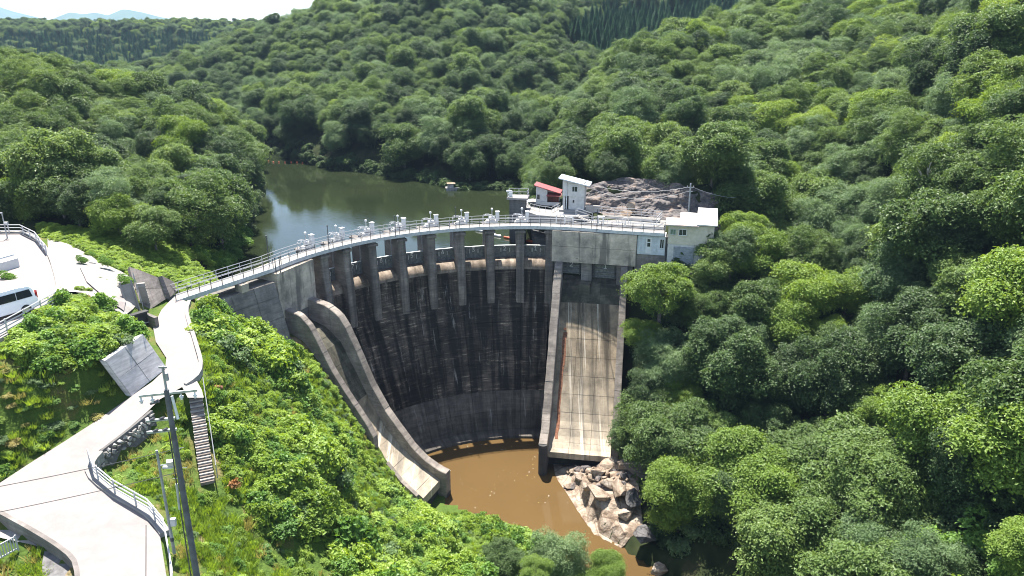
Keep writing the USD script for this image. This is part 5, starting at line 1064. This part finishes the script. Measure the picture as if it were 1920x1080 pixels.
for k in range(64):
    u = rnd.random(); px, py = 1068 + 120 * u + rnd.uniform(-12, 12), 872 + rnd.uniform(0, 100) * (.25 + .75 * u)
    s_ = rnd.uniform(.22, .7); pile(px, py, (s_ * 1.3, s_, s_ * .7), 400 + k, 'rock_pale' if rnd.random() < .75 else 'rock_cutting', 'small broken boulder among the stones below the long chute', rnd.uniform(0, 3), 'small boulders below the chute', rnd.uniform(-.3, .3), rnd.uniform(-.3, .3))
# ------------------------------------------------------------------ vegetation
def leaves_mesh(P, N, size, seed, fold=.25, slim=.62):
    """leaf blades at P: each a folded rhomb of two triangles lying roughly square to N"""
    r = np.random.default_rng(seed); n = len(P); N = N / (np.linalg.norm(N, axis=1, keepdims=True) + 1e-9)
    a = r.normal(size=(n, 3)); a -= N * (a * N).sum(1, keepdims=True); a /= np.linalg.norm(a, axis=1, keepdims=True); b = np.cross(N, a)
    L = (size * r.uniform(.65, 1.35, n))[:, None]
    v = np.stack([P - a * L * .5, P + b * L * slim * .5 + N * L * fold * .3, P + a * L * .5 - N * L * .12, P - b * L * slim * .5 + N * L * fold * .3], 1).reshape(-1, 3)
    i = np.arange(n)[:, None] * 4
    return v, np.vstack([i + [0, 1, 2], i + [0, 2, 3]])
def crown(seed, rx, rz, n_lobe, n_leaf, leaf, lobe=(.30, .46), low=-.85, flat_=0.0, jit=.45, droop=0.0, spray=.42, per=22):
    """billowing crown centred on the origin: leaf sprays (small tilted fans of leaves) set over the shells of many lobes, with gaps between them"""
    r = np.random.default_rng(seed); C, R = [], []
    for k in range(n_lobe):
        d = r.normal(size=3); d /= np.linalg.norm(d); d[2] = abs(d[2]) if r.random() < .6 else -abs(d[2]) * .8
        f = r.uniform(.42, .88); cc = d * f * np.array([rx, rx * r.uniform(.8, 1.0), rz]); cc[2] = max(cc[2], low * rz)
        C.append(cc); R.append(rx * r.uniform(*lobe) * (1.1 - .3 * f))
    C.append(np.zeros(3)); R.append(rx * .6)
    C, R = np.array(C), np.array(R)
    m = n_leaf // per * 2
    k = r.choice(len(C), m, p=R ** 2 / (R ** 2).sum())
    d = r.normal(size=(m, 3)); d /= np.linalg.norm(d, axis=1, keepdims=True); fl = (d[:, 2] < -.3) & (r.random(m) < .6); d[fl, 2] *= -1
    sub = meshkit.fbm((C[k] + d * R[k][:, None]) * 1.5 / max(spray * 2, .3) * .8 + seed, 2, seed)
    rad = R[k] * np.where(r.random(m) < .62, r.uniform(.86, 1.10, m), r.uniform(.50, .9, m)) * (.78 + .44 * sub)
    S = C[k] + d * rad[:, None] * np.array([1, 1, .9 - flat_])
    dist = np.linalg.norm(S[:, None] - C[None], axis=2) / R[None]; dist[np.arange(m), k] = 9
    keep = (dist.min(1) > .66) & (sub > .36); S, d = S[keep][:n_leaf // per], d[keep][:n_leaf // per]; m = len(S)
    N = d * .55 + np.array([0, 0, .85]) + r.normal(size=S.shape) * .32; N /= np.linalg.norm(N, axis=1, keepdims=True)
    A = np.cross(N, r.normal(size=(m, 3))); A /= np.linalg.norm(A, axis=1, keepdims=True); B = np.cross(N, A)
    sr = spray * r.uniform(.6, 1.35, m)[:, None]
    u, v = r.normal(size=(2, m, per)) * .5
    rho = u ** 2 + v ** 2
    P = S[:, None] + (A[:, None] * u[..., None] + B[:, None] * v[..., None]) * sr[:, None] + N[:, None] * ((.10 - .22 * rho) * sr)[..., None] + r.normal(size=(m, per, 3)) * .05 * spray
    NN = np.repeat(N[:, None], per, 1) + (A[:, None] * u[..., None] + B[:, None] * v[..., None]) * .45 + r.normal(size=(m, per, 3)) * jit
    P, NN = P.reshape(-1, 3), NN.reshape(-1, 3)
    if droop: P[:, 2] -= droop * (np.hypot(P[:, 0], P[:, 1]) / rx) ** 2
    return leaves_mesh(P, NN, leaf, seed + 1), C, R
def limbs(C, R, h, r0, seed, base=0.0):
    r = np.random.default_rng(seed); ms = [tube([(0, 0, base - .8), (.05, .03, h * .35), (.1 * r.normal(), .1 * r.normal(), h * .7), (0, 0, h)], [r0, r0 * .8, r0 * .55, r0 * .35], 8)]
    for c_ in C[:7]:
        a = np.array([0, 0, h * r.uniform(.55, .85)]); b = c_ + (0, 0, h); m_ = (a + b) / 2 + (0, 0, -.12 * np.linalg.norm(b - a)); ms.append(tube([a, m_, b], [r0 * .4, r0 * .26, r0 * .1], 5))
    return cat_(ms)
PROTO = {}
def tree_proto(name, m, seed, rx, rz, n_lobe, n_leaf, leaf, trunk_h, **kw):
    path = '/World/' + name; stage.CreateClassPrim(path); cls = stage.GetPrimAtPath(path); UsdGeom.Xform(cls)
    cls.SetTypeName('Xform')
    (v, f), C, R = crown(seed, rx, rz, n_lobe, n_leaf, leaf, **kw); v = v + np.array([0, 0, trunk_h])
    usdkit.mesh(stage, path + '/crown', (v, f), MAT[m]); usdkit.mesh(stage, path + '/trunk', limbs(C, R, trunk_h, .05 * rx + .03, seed), MAT['bark'], smooth=True)
    PROTO[name] = (rx, rz, trunk_h, (v, f), m)
    return path
NL = 30000
tree_proto('broadleaf_form_one', 'leaf_dark', 1, 3.1, 3.0, 26, NL, .165, 3.2)
tree_proto('broadleaf_form_two', 'leaf_mid', 2, 3.3, 2.8, 30, NL, .16, 3.1)
tree_proto('broadleaf_form_three', 'leaf_mid', 3, 3.0, 3.3, 18, NL, .20, 3.4, lobe=(.30, .46), spray=.62, per=20)
tree_proto('broadleaf_form_four', 'leaf_yellow', 4, 3.1, 2.6, 26, NL, .165, 3.0, lobe=(.24, .40), spray=.55, flat_=.2)
tree_proto('broadleaf_form_five', 'leaf_silver', 5, 3.2, 2.7, 22, NL, .155, 3.1, spray=.6, per=32)
tree_proto('broadleaf_form_six', 'leaf_dark', 6, 2.7, 3.4, 28, NL, .16, 3.5, lobe=(.26, .40))
tree_proto('feathery_form', 'leaf_yellow', 7, 3.6, 2.2, 36, 26000, .15, 3.8, lobe=(.22, .34), flat_=.35, jit=.4, droop=.5)
def conifer(seed, h=8.0, rx=2.0, n=7000):
    r = np.random.default_rng(seed); P, N = [], []
    t = r.random(n) ** .75; z = h * (1 - t * .86); tier = (np.floor(t * 15) + .5) / 15; az = r.random(n) * 2 * np.pi
    br = .78 + .34 * np.sin(az * 6 + tier * 40); rad = rx * (t * .94 + .04) * br * r.uniform(.25, 1.0, n) ** .5
    z = z - rad * .35 + r.normal(size=n) * .08
    P = np.column_stack([rad * np.cos(az), rad * np.sin(az), z]); N = np.column_stack([np.cos(az) * .4, np.sin(az) * .4, np.full(n, .9)]) + r.normal(size=(n, 3)) * .35
    return leaves_mesh(P, N, .36, seed, slim=.45)
cls = stage.CreateClassPrim('/World/conifer_form'); cls.SetTypeName('Xform')
cm = conifer(8); usdkit.mesh(stage, '/World/conifer_form/crown', cm, MAT['leaf_conifer']); usdkit.mesh(stage, '/World/conifer_form/trunk', tube([(0, 0, -.8), (0, 0, 4), (0, 0, 7.6)], [.17, .12, .03], 7), MAT['bark'])

def scatter(poly, spacing, seed):
    r = np.random.default_rng(seed); x0, y0, x1, y1 = poly.bounds; out = []
    ys = np.arange(y0, y1, spacing * .87)
    for j, y in enumerate(ys):
        xs = np.arange(x0 + (j % 2) * spacing / 2, x1, spacing); p = np.column_stack([xs, np.full(len(xs), y)]) + r.uniform(-.36, .36, (len(xs), 2)) * spacing; out.append(p)
    p = np.vstack(out); return p[shapely.contains_xy(poly, p[:, 0], p[:, 1])]
def visible(p, z, m=80, top=7):
    a = np.column_stack([p, z]); x, y, w = project(a); x2, y2, w2 = project(a + (0, 0, top))
    return (w > 5) & (x > -m - 4000 / np.maximum(w, 1)) & (x < 1920 + m + 4000 / np.maximum(w, 1)) & (y2 < 1080 + m) & (y > -m)
conifer_zone = [Polygon([(20, 235), (62, 235), (95, 260), (100, 330), (40, 330), (15, 270)]), Polygon([(-330, 405), (-170, 385), (-110, 400), (-105, 450), (-190, 490), (-350, 480)])]
trees = []     # x, y, ground, form, scale, zone
FORMS = ['broadleaf_form_one', 'broadleaf_form_two', 'broadleaf_form_three', 'broadleaf_form_four', 'broadleaf_form_five', 'broadleaf_form_six']
def plant(poly, spacing, seed, zone, weights, smin=.72, smax=1.25):
    p = scatter(poly, spacing, seed); z = gzv(p); k = visible(p, z); p, z = p[k], z[k]; r = np.random.default_rng(seed + 50)
    tone = meshkit.fbm(np.column_stack([p / 14, 0 * z]), 2, seed)
    for (x, y), g in zip(p, z):
        w = np.array(weights, float); n = meshkit.noise(np.array([[x / 17, y / 17, seed]]), 5)[0]
        w = w * np.array([1.6 if n < .45 else .6, 1, 1, 1.8 if n > .6 else .5, 1.5 if .4 < n < .65 else .6, 1.6 if n < .4 else .6])
        trees.append((x, y, g, FORMS[r.choice(6, p=w / w.sum())], smin + (smax - smin) * r.random() ** 1.5, zone))
plant(hill_right, 4.5, 21, 'right', (1.5, 2.6, 2.4, 2.3, 2.4, 1.2), .8, 1.62)  # brighter forms than on the far hill, painting this slope as sunlit
plant(hill_left, 4.3, 22, 'left', (2.6, 3, 2.4, 1.0, .8, 2), .8, 1.5)
fz = hill_far.difference(conifer_zone[0])
plant(fz, 4.9, 23, 'far', (3.6, 2.4, 2.2, .4, 2.0, 3.0), .85, 1.6)
keep_out = [(9, 94, 5.0), (22, 89, 4.0), (16, 96, 4.5), (20, 95.5, 3.5), (4.5, 99.5, 3.8), (20.5, 83.0, 4.6), (17.0, 83.2, 4.2), (24, 84, 3.0)]
rock_strip_poly = Polygon([(7.5, 94), (26, 90), (27, 95), (18.5, 100), (8, 100.5)])
chute_poly = Polygon([rp(s, o, 0)[:2] for s, o in ((-3, -.8), (-3, 9.0), (14, 9.0), (14, -.8))])
trees = [t_ for t_ in trees if not rock_strip_poly.buffer(1.2).contains(shapely.Point(t_[0], t_[1])) and not any(math.hypot(t_[0] - a, t_[1] - b) < r_ for a, b, r_ in keep_out) and chute_poly.distance(shapely.Point(t_[0], t_[1])) > 2.0]
zsc = lambda t_: 1400 * t_[4] / max(10, project(np.array([t_[0], t_[1], t_[2] + 4]))[2])
trees.sort(key=zsc, reverse=True)
def in_view(t_):
    x, y, w = project(np.array([t_[0], t_[1], t_[2] + 4])); m = 3 * FPX / w * .6; return w > 4 and -m < x < 1920 + m and -m < y < 1080 + m
shown = [t_ for t_ in trees if in_view(t_)]
singles = shown[:286]; ids = {id(t_) for t_ in singles}; rest = [t_ for t_ in trees if id(t_) not in ids]
WORDS = {'broadleaf_form_one': 'dark green rounded tree', 'broadleaf_form_two': 'mid green spreading tree', 'broadleaf_form_three': 'mid green upright tree', 'broadleaf_form_four': 'bright yellow-green tree', 'broadleaf_form_five': 'silvery grey-green tree', 'broadleaf_form_six': 'dark green narrow tree', 'feathery_form': 'feathery light green tree'}
def where(t_):
    x, y, w = project(np.array([t_[0], t_[1], t_[2] + 5]))
    if t_[5] == 'left': return ('at the left edge of the wooded hill' if x < 120 else 'on the wooded hill just above the sprayed concrete slope' if y > 330 and x < 330 else 'low on the left hill at the lake shore' if x > 330 else 'high on the left wooded hill')
    if t_[5] == 'far': return 'on the wooded hill behind the reservoir' if x < 960 else 'on the slope behind the control house'
    if x < 1250: return 'just right of the long chute' if y > 430 else 'on the slope directly above the red-roofed hut'
    row = 'at the foot of the right bank' if y > 930 else 'low on the right hillside' if y > 740 else 'on the right hillside beside the chute' if y > 540 else 'on the right hillside beside the gate house' if y > 340 else 'high on the right hillside'
    col = 'near the river' if x < 1420 else 'mid-slope' if x < 1680 else 'by the right edge'
    return f'{row}, {col}'
for t_ in singles:
    w_ = where(t_); lab = f'{WORDS[t_[3]]} {w_}'
    copy_of('/World/' + t_[3], 'broadleaf_tree', lab, 'tree', (t_[0], t_[1], t_[2]), rnd.uniform(0, 360), f'{WORDS[t_[3]]}s {w_}', (t_[4],) * 2 + (t_[4] * rnd.uniform(.9, 1.12),), rnd.uniform(-5, 5), rnd.uniform(-5, 5))
# trees the photograph shows one by one
def special(px, py, Y, form, s, label, dz=0.0, sz=None):
    rx, rz, th = PROTO[form][:3]; sz = sz or s
    p = aty(px, py, Y); g = p[2] - th * sz
    copy_of('/World/' + form, 'broadleaf_tree', label, 'tree', (p[0], p[1], g + dz), rnd.uniform(0, 360), None, (s, s, sz))
special(1240, 536, 80.0, 'feathery_form', 1.32, 'feathery light green tree standing before the under-deck hut')
special(1200, 620, 79.0, 'feathery_form', .75, 'smaller feathery tree leaning over the right wall of the long chute')
special(1212, 745, 73.0, 'broadleaf_form_six', .95, 'dark tree overhanging the lower right wall of the long chute')
special(1185, 820, 72.0, 'broadleaf_form_one', .85, 'dark low tree at the foot of the long chute')
special(1235, 660, 77.0, 'broadleaf_form_five', .95, 'silvery green tree half-way down beside the long chute')
special(1392, 425, 89.0, 'feathery_form', 1.0, 'light green tree beside the gate house roof')
special(1372, 470, 84.0, 'broadleaf_form_one', 1.0, 'dark broad tree in front of the gate house wall')
special(1335, 500, 82.5, 'broadleaf_form_three', .8, 'mid green upright tree before the right part of the gate house')
special(1320, 575, 80.0, 'broadleaf_form_two', .9, 'mid green tree below the gate house shutter')
special(1275, 915, 60.0, 'broadleaf_form_four', 1.15, 'bright yellow-green tree on the bank right of the rocks')
special(1320, 690, 76.0, 'broadleaf_form_five', 1.1, 'silvery broad tree on the bank below the gate house')
special(1050, 1045, 52.0, 'broadleaf_form_five', .85, 'grey-green tree at the bottom edge before the brown pool')
special(1005, 1062, 48.0, 'feathery_form', .42, 'bright lime shrub-like tree before the grey-green tree at the bottom')
special(1135, 1068, 51.0, 'broadleaf_form_four', .62, 'olive yellow tree at the bottom edge by the narrow stream')
special(945, 1050, 54.0, 'broadleaf_form_one', .62, 'dark bushy tree at the bottom left of the pool')
special(1060, 300, 118.0, 'broadleaf_form_four', 1.15, 'bright yellow-green tree above the red-roofed hut')
special(1010, 325, 120.0, 'broadleaf_form_two', .9, 'light green tree leaning to the water left of the red-roofed hut')
special(880, 300, 136.0, 'broadleaf_form_one', 1.2, 'dark tree over the far shore behind the raft')
# bare dead tree high on the right
t = thing('dead_tree', 'bare pale dead tree among the crowns on the right hillside', 'tree', aty(1735, 350, 79) - (0, 0, 4.6))
ms = tube([(0, 0, 0), (.1, 0, 2.5), (.05, .1, 5), (.3, 0, 6.6)], [.2, .16, .1, .03], 7); br = []
for k in range(12):
    a = rnd.uniform(0, 6.28); z = rnd.uniform(3.0, 6.0); l = rnd.uniform(.8, 2.0); b = np.array([math.cos(a) * l, math.sin(a) * l, z + l * .8]); br.append(tube([(.05, .05, z), (b + (.05, .05, z)) / 2 - (0, 0, .15), b], [.07, .05, .02], 5)); br.append(tube([(b + (.05, .05, z)) / 2, b + (rnd.uniform(-.5, .5), rnd.uniform(-.5, .5), .4)], [.035, .012], 4))
obj('trunk', ms, 'dead_wood', t); obj('branches', cat_(br), 'dead_wood', t, kind='stuff')

def instancer(name, protos, rows, label, jitter=8):
    """rows: x, y, z, form index, scale"""
    pi = UsdGeom.PointInstancer.Define(stage, '/World/' + name); rel = []
    for k, (mesh_, m) in enumerate(protos):
        g = usdkit.mesh(stage, f'/World/{name}/form/{name}_form_{k:03d}', mesh_, MAT[m]); rel.append(g.GetPath())
    pi.CreatePrototypesRel().SetTargets(rel); n = len(rows); r = np.random.default_rng(len(name))
    A = np.array([q[:3] for q in rows], np.float32); S = np.array([[q[4], q[4], q[4] * (q[5] if len(q) > 5 else 1)] for q in rows], np.float32)
    pi.CreatePositionsAttr(Vt.Vec3fArray.FromNumpy(A)); pi.CreateScalesAttr(Vt.Vec3fArray.FromNumpy(S)); pi.CreateProtoIndicesAttr(Vt.IntArray([int(q[3]) for q in rows]))
    ang = r.uniform(0, 2 * np.pi, n); pi.CreateOrientationsAttr(Vt.QuathArray([Gf.Quath(float(math.cos(a / 2)), 0, 0, float(math.sin(a / 2))) for a in ang]))
    tag(pi, label, None, None, 'stuff'); return pi
rows = [(x, y, g, FORMS.index(f), s) for x, y, g, f, s, zn in rest]
cheap = []
for nme in FORMS: cheap.append((PROTO[nme][3], PROTO[nme][4]))
fr = scatter(far_ridge, 5.6, 31); fzv = gzv(fr); k = visible(fr, fzv, 30); fr, fzv = fr[k], fzv[k]
incon = shapely.contains_xy(conifer_zone[1], fr[:, 0], fr[:, 1]); r_ = np.random.default_rng(5)
for (x, y), g in zip(fr[~incon], fzv[~incon]): rows.append((x, y, g, int(r_.integers(0, 6)), r_.uniform(.6, 1.35)))
crow = []
for cz_, sp_ in ((conifer_zone[1], 3.1),):
    p = scatter(cz_, sp_, 34); q = r_.random(len(p)) < .68; crow += [(x, y, g, 0, r_.uniform(.4, .95)) for (x, y), g in zip(p[q], gzv(p[q]))]; rows += [(x, y, g, int(r_.integers(0, 6)), r_.uniform(.5, .9)) for (x, y), g in zip(p[~q][::2], gzv(p[~q][::2]))]
p = scatter(conifer_zone[0], 3.3, 33); p = p[r_.random(len(p)) < .8]; crow += [(x, y, g, 0, r_.uniform(.5, 1.05)) for (x, y), g in zip(p, gzv(p))]
instancer('distant_broadleaf_forest', cheap, rows, 'broadleaf forest covering the farther hills')
instancer('distant_conifer_forest', [(cm, 'leaf_conifer')], crow, 'dark conifer plantation on the farther slopes')

# ground cover of the near bank
def bush_mesh(seed, rx, rz, n, leaf): return crown(seed, rx, rz, 9, n, leaf, lobe=(.34, .55), low=0.0, jit=.5, spray=.24, per=12)[0]
def tuft(seed, n=90, h=.5, w=.03, spread=.4):
    r = np.random.default_rng(seed); V, F = [], []
    for k in range(n):
        a = r.uniform(0, 6.28); rr = spread * r.random() ** .5; b = np.array([math.cos(a) * rr, math.sin(a) * rr, -.05]); l = h * r.uniform(.5, 1.2); d = np.array([r.normal() * .35, r.normal() * .35, 1.0]); tip = b + d * l; m_ = b + d * l * .55 + (0, 0, l * .08)
        s_ = np.array([math.cos(a + 1.6), math.sin(a + 1.6), 0]) * w; i = len(V); V += [b - s_, b + s_, m_ + s_ * .8, m_ - s_ * .8, tip]; F += [[i, i + 1, i + 2], [i, i + 2, i + 3], [i + 3, i + 2, i + 4]]
    return np.array(V), np.array(F)
bank = Polygon([tuple(p_[:2]) for p_ in road_R[:12]] + [tuple(at(x, y, z)[:2]) for x, y, z in ((290, 940, -4.2), (330, 990, -4.6), (345, 1180, -6))] + [(-8, 22), (-2, 28), (6, 40), (9.5, 50), (7.6, 55), (1.4, 61), (-1.2, 63.2), (-7.5, 67.3), tuple(lp(12.5, 5.2, 0)[:2]), tuple(lp(9, 4.6, 0)[:2]), tuple(lp(2, 4.8, 0)[:2]), (-24.6, 67.6), (-27.5, 63.4)]).buffer(0)
bank = bank.difference(road_poly.buffer(.55)).difference(LineString([sa[:2], sb[:2]]).buffer(.95)).difference(LineString([tuple(lp(s, 2, 0)[:2]) for s in (0, 15)]).buffer(2.6)).difference(LineString(stone_line[:, :2]).buffer(.85))
upper = Polygon([tuple(at(x, y, z)[:2]) for x, y, z in ((-80, 950, -3.2), (0, 898, -3.0), (120, 822, -2.3), (240, 740, -1.5), (196, 672, 1.6), (262, 620, 1.8), (225, 602, 1.4), (165, 562, 2.5), (118, 572, 2.9), (55, 612, 2.9), (0, 645, 2.9), (-80, 680, 2.9))]).buffer(0).difference(road_poly.buffer(.4)).difference(terrace_poly.buffer(.35))
strip = Polygon([tuple(at(x, y, z)[:2]) for x, y, z in ((85, 440, 3.2), (92, 444, 3.2), (130, 453, 3.2), (180, 472, 3.1), (250, 495, 3.0), (322, 528, .9), (345, 545, .2), (430, 520, -1.5), (440, 500, -2.8), (425, 488, -2.8), (380, 470, -2.2), (320, 458, 0), (260, 446, 1.8), (170, 428, 3.2), (110, 424, 3.3), (70, 424, 3.2))]).buffer(0)
def cover(poly, spacing, seed): p = scatter(poly, spacing, seed); return p, gzv(p)
U_ = []
chl_ = LineString([tuple(lp(s, 2, 0)[:2]) for s in (1.5, 15)]); pw_ = LineString([tuple(at(*q)[:2]) for q in ((197, 676, 1.5), (268, 626, 1.9))]); pw2_ = Polygon([tuple(at(*q)[:2]) for q in ((247, 743, -1.5), (313, 690, -.9), (268, 626, 1.9), (197, 676, 1.5))])
pb, zb_ = cover(bank, .72, 41)
dryn = meshkit.fbm(np.column_stack([pb / 6.5, 0 * zb_]), 3, 77); r_ = np.random.default_rng(9); big = meshkit.fbm(np.column_stack([pb / 4.0, 0 * zb_]), 2, 99)
sx, sy, sw_ = project(np.column_stack([pb, zb_]))
near_pole = (sx < 480) & (sy > 900) | (sx < 400) & (sy > 560) & (sx < 380 + (sy - 560) * .1) | (sx > 460) & (sx < 640) & (sy > 985)
for (x, y), g, d, b, np_, xx, yy in zip(pb, zb_, dryn, big, near_pole, sx, sy):
    if not (-150 < xx < 2000 and yy < 1250): continue
    s = (.45 + 1.5 * max(0, b - .36) * 2.2) * r_.uniform(.75, 1.25)
    cd_ = chl_.distance(shapely.Point(x, y)); s = min(s, .3 + .22 * max(0, cd_ - 2.4))
    if np_: s = min(s, .55) * r_.uniform(.5, 1)
    if np_ and r_.random() < .45: continue
    U_.append((x, y, g - .05, int(r_.choice(6, p=[.26, .2, .2, .12, .12, .10])), s, r_.uniform(.6, 1.35)))
pu, zu = cover(upper, .8, 42); d2 = meshkit.fbm(np.column_stack([pu / 3.2, 0 * zu]), 3, 55); sx, sy, _w = project(np.column_stack([pu, zu]))
for (x, y), g, d, xx, yy in zip(pu, zu, d2, sx, sy):
    if not (-200 < xx < 400): continue
    if any(b_.contains(shapely.Point(x, y)) for b_ in BARE) and r_.random() < .85: continue
    if pw2_.distance(shapely.Point(x, y)) < .9: continue
    green = (yy < 690 and xx > 40) or d > .58
    if green: U_.append((x, y, g - .05, int(r_.choice(6, p=[.22, .2, .2, .14, .14, .10])), r_.uniform(.45, .95) * (1.25 if yy < 680 else .8), r_.uniform(.7, 1.1)))
    elif r_.random() < .75: U_.append((x, y, g - .08, int(r_.choice([0, 3, 7, 7, 5, 7])), r_.uniform(.3, .6), .65))
ps, zs_ = cover(strip, .7, 43)
for (x, y), g in zip(ps, zs_): U_.append((x, y, g - .05, int(r_.choice([0, 1, 2])), r_.uniform(.4, .8), .8))
ring_ = np.array(lake_poly.boundary.segmentize(.8).coords)[:, :2]
for rep in range(3):
    q = ring_ + r_.normal(size=ring_.shape) * .8; q = q[~shapely.contains_xy(lake_poly.buffer(-.3), q[:, 0], q[:, 1])]; q = q[(q[:, 1] > 101) | ((q[:, 0] < -30) & (q[:, 1] > 78))]
    for (x, y), g in zip(q, gzv(q)):
        if rep < 2 or r_.random() < .5: U_.append((x, y, max(g, LAKE_Z) - .1, (3 if y < 101 else 6), r_.uniform(.6, 1.4), .9))
under_ = hill_right.intersection(Polygon([(4, 30), (60, 20), (60, 90), (26, 96), (13, 86)]))
pr_, zr_ = cover(under_, 1.5, 46); xr_, yr_, _w = project(np.column_stack([pr_, zr_]))
for (x, y), g, a_, b_ in zip(pr_, zr_, xr_, yr_):
    if -50 < a_ < 2000 and b_ < 1200 and chute_poly.distance(shapely.Point(x, y)) > .8: U_.append((x, y, g - .1, int(r_.choice([3, 6, 6, 5])), r_.uniform(.8, 1.9), 1.0))
bushes = [(bush_mesh(61, 1.0, .85, 2600, .17), 'leaf_bush'), (bush_mesh(62, 1.0, .95, 2600, .16), 'leaf_bush'), (bush_mesh(63, .95, .9, 2400, .19), 'leaf_bush'), (bush_mesh(64, 1.0, .9, 2600, .16), 'leaf_bush_deep'), (bush_mesh(65, .9, 1.1, 2400, .18), 'leaf_bush_deep'), (bush_mesh(66, .9, .8, 2200, .15), 'leaf_silver'), (bush_mesh(67, 1.0, .9, 2200, .19), 'leaf_dark'), (bush_mesh(68, .9, .6, 1100, .16), 'grass_dry'), (bush_mesh(69, .9, .5, 800, .15), 'leaf_dry')]
instancer('undergrowth', bushes, U_, 'bright green tangled undergrowth covering the left bank')
G_ = []
pg, zg = cover(bank.union(upper).union(Polygon([tuple(at(x, y, z)[:2]) for x, y, z in ((-60, 1005, -4.4), (45, 1024, -4.6), (84, 1036, -4.8), (80, 1150, -5.3), (-60, 1150, -5))]).buffer(0)), .42, 44); sx, sy, _w = project(np.column_stack([pg, zg])); dg = meshkit.fbm(np.column_stack([pg / 3.0, 0 * zg]), 3, 15)
for (x, y), g, d, xx, yy in zip(pg, zg, dg, sx, sy):
    if not (-120 < xx < 2000 and yy < 1200): continue
    if xx > 470 and r_.random() < .5: continue
    if xx < 260 and (r_.random() < .45 or any(b_.contains(shapely.Point(x, y)) for b_ in BARE)): continue
    if d > (.52 if xx < 260 else .62) and r_.random() < .85: continue
    dry = d + r_.normal() * .05 > (.50 if xx < 260 else .63)
    G_.append((x, y, g, int(r_.integers(0, 2)) + (2 if dry else 0), r_.uniform(.5, 1.15)))
instancer('grass', [(tuft(71, 90, .38), 'leaf_bush'), (tuft(72, 80, .45, .03), 'leaf_yellow'), (tuft(73, 80, .32, .025), 'grass_dry'), (tuft(74, 70, .4, .025), 'grass_dry')], G_, 'green and dry grass on the left bank')
# single shrubs one can point to
def shrub(px, py, z, s, k, label, sz=None, cat='shrub'):
    p = at(px, py, z); t = thing('shrub', label, cat, (p[0], p[1], z - .05))
    v, f = bushes[k][0]; obj('foliage', (v * np.array([s, s, sz or s]), f), bushes[k][1], t); obj('stem', tube([(0, 0, -.2), (.03, 0, .3 * s), (.0, .03, .8 * s)], [.04, .03, .015], 5), 'bark', t)
shrub(152, 488, 3.2, .5, 3, 'small round shrub on the white sprayed slope, leftmost'); shrub(197, 491, 3.1, .6, 3, 'shrub in the middle of the white sprayed slope near its top'); shrub(172, 476, 3.2, .32, 3, 'tiny shrub between the two shrubs on the white slope')
shrub(234, 527, 2.5, .65, 3, 'dark green shrub at the head of the drain channel'); shrub(191, 526, 2.5, .35, 3, 'small shrub at the tan strip of the white slope')
shrub(124, 560, 2.8, .42, 5, 'thin reddish-green sapling at the terrace corner', 1.3); shrub(153, 548, 2.7, .6, 0, 'pale green shrub right of the sapling at the terrace corner')
shrub(12, 520, 3.1, .6, 3, 'green shrub inside the stair shelter rail at the left edge'); 
shrub(30, 470, 3.0, .01, 3, 'x') if False else None
t = thing('dead_fern', 'rust brown dead fern frond in the undergrowth', 'plant'); p_ = at(446, 950, -7.3)
(v, f) = bush_mesh(91, .26, .4, 300, .16); obj('fronds', (v + np.array([p_[0], p_[1], gz(p_[0], p_[1]) + .75]), f), 'leaf_dry', t, kind='stuff')

# drifting leaves and foam on the pool
fl_ = []
for k in range(230):
    x, y = rnd.uniform(-8, 9), rnd.uniform(60, 80)
    if pool_poly.buffer(-.5).contains(shapely.Point(x, y)) and meshkit.noise(np.array([[x / 2.2, y / 2.2, 3.0]]), 8)[0] > .5: fl_.append((x, y, POOL_Z + .012, k % 2, rnd.uniform(.5, 1.6)))
disc = lambda r, n: (np.array([(0, 0, .01)] + [(r * math.cos(6.283 * i / n) * (1 + .3 * math.sin(i * 2.1)), r * math.sin(6.283 * i / n), 0) for i in range(n)]), np.array([(0, 1 + i, 1 + (i + 1) % n) for i in range(n)]))
instancer('floating_debris', [(disc(.035, 6), 'float_white'), (disc(.045, 5), 'grass_dry')], fl_, 'pale leaf litter and foam flecks floating on the brown pool')
# ------------------------------------------------------------------ air
hz_ = box(min(gx[0], -5000) - 20, max(gx[-1], 3000) + 20, gy[0] - 20, max(gy[-1], 6050) + 20, TV[:, 2].min() - 1.2, 320); hz_.invert() if hz_.volume < 0 else None
obj('haze', hz_, 'haze', kind='stuff', label='thin summer haze over the valley')
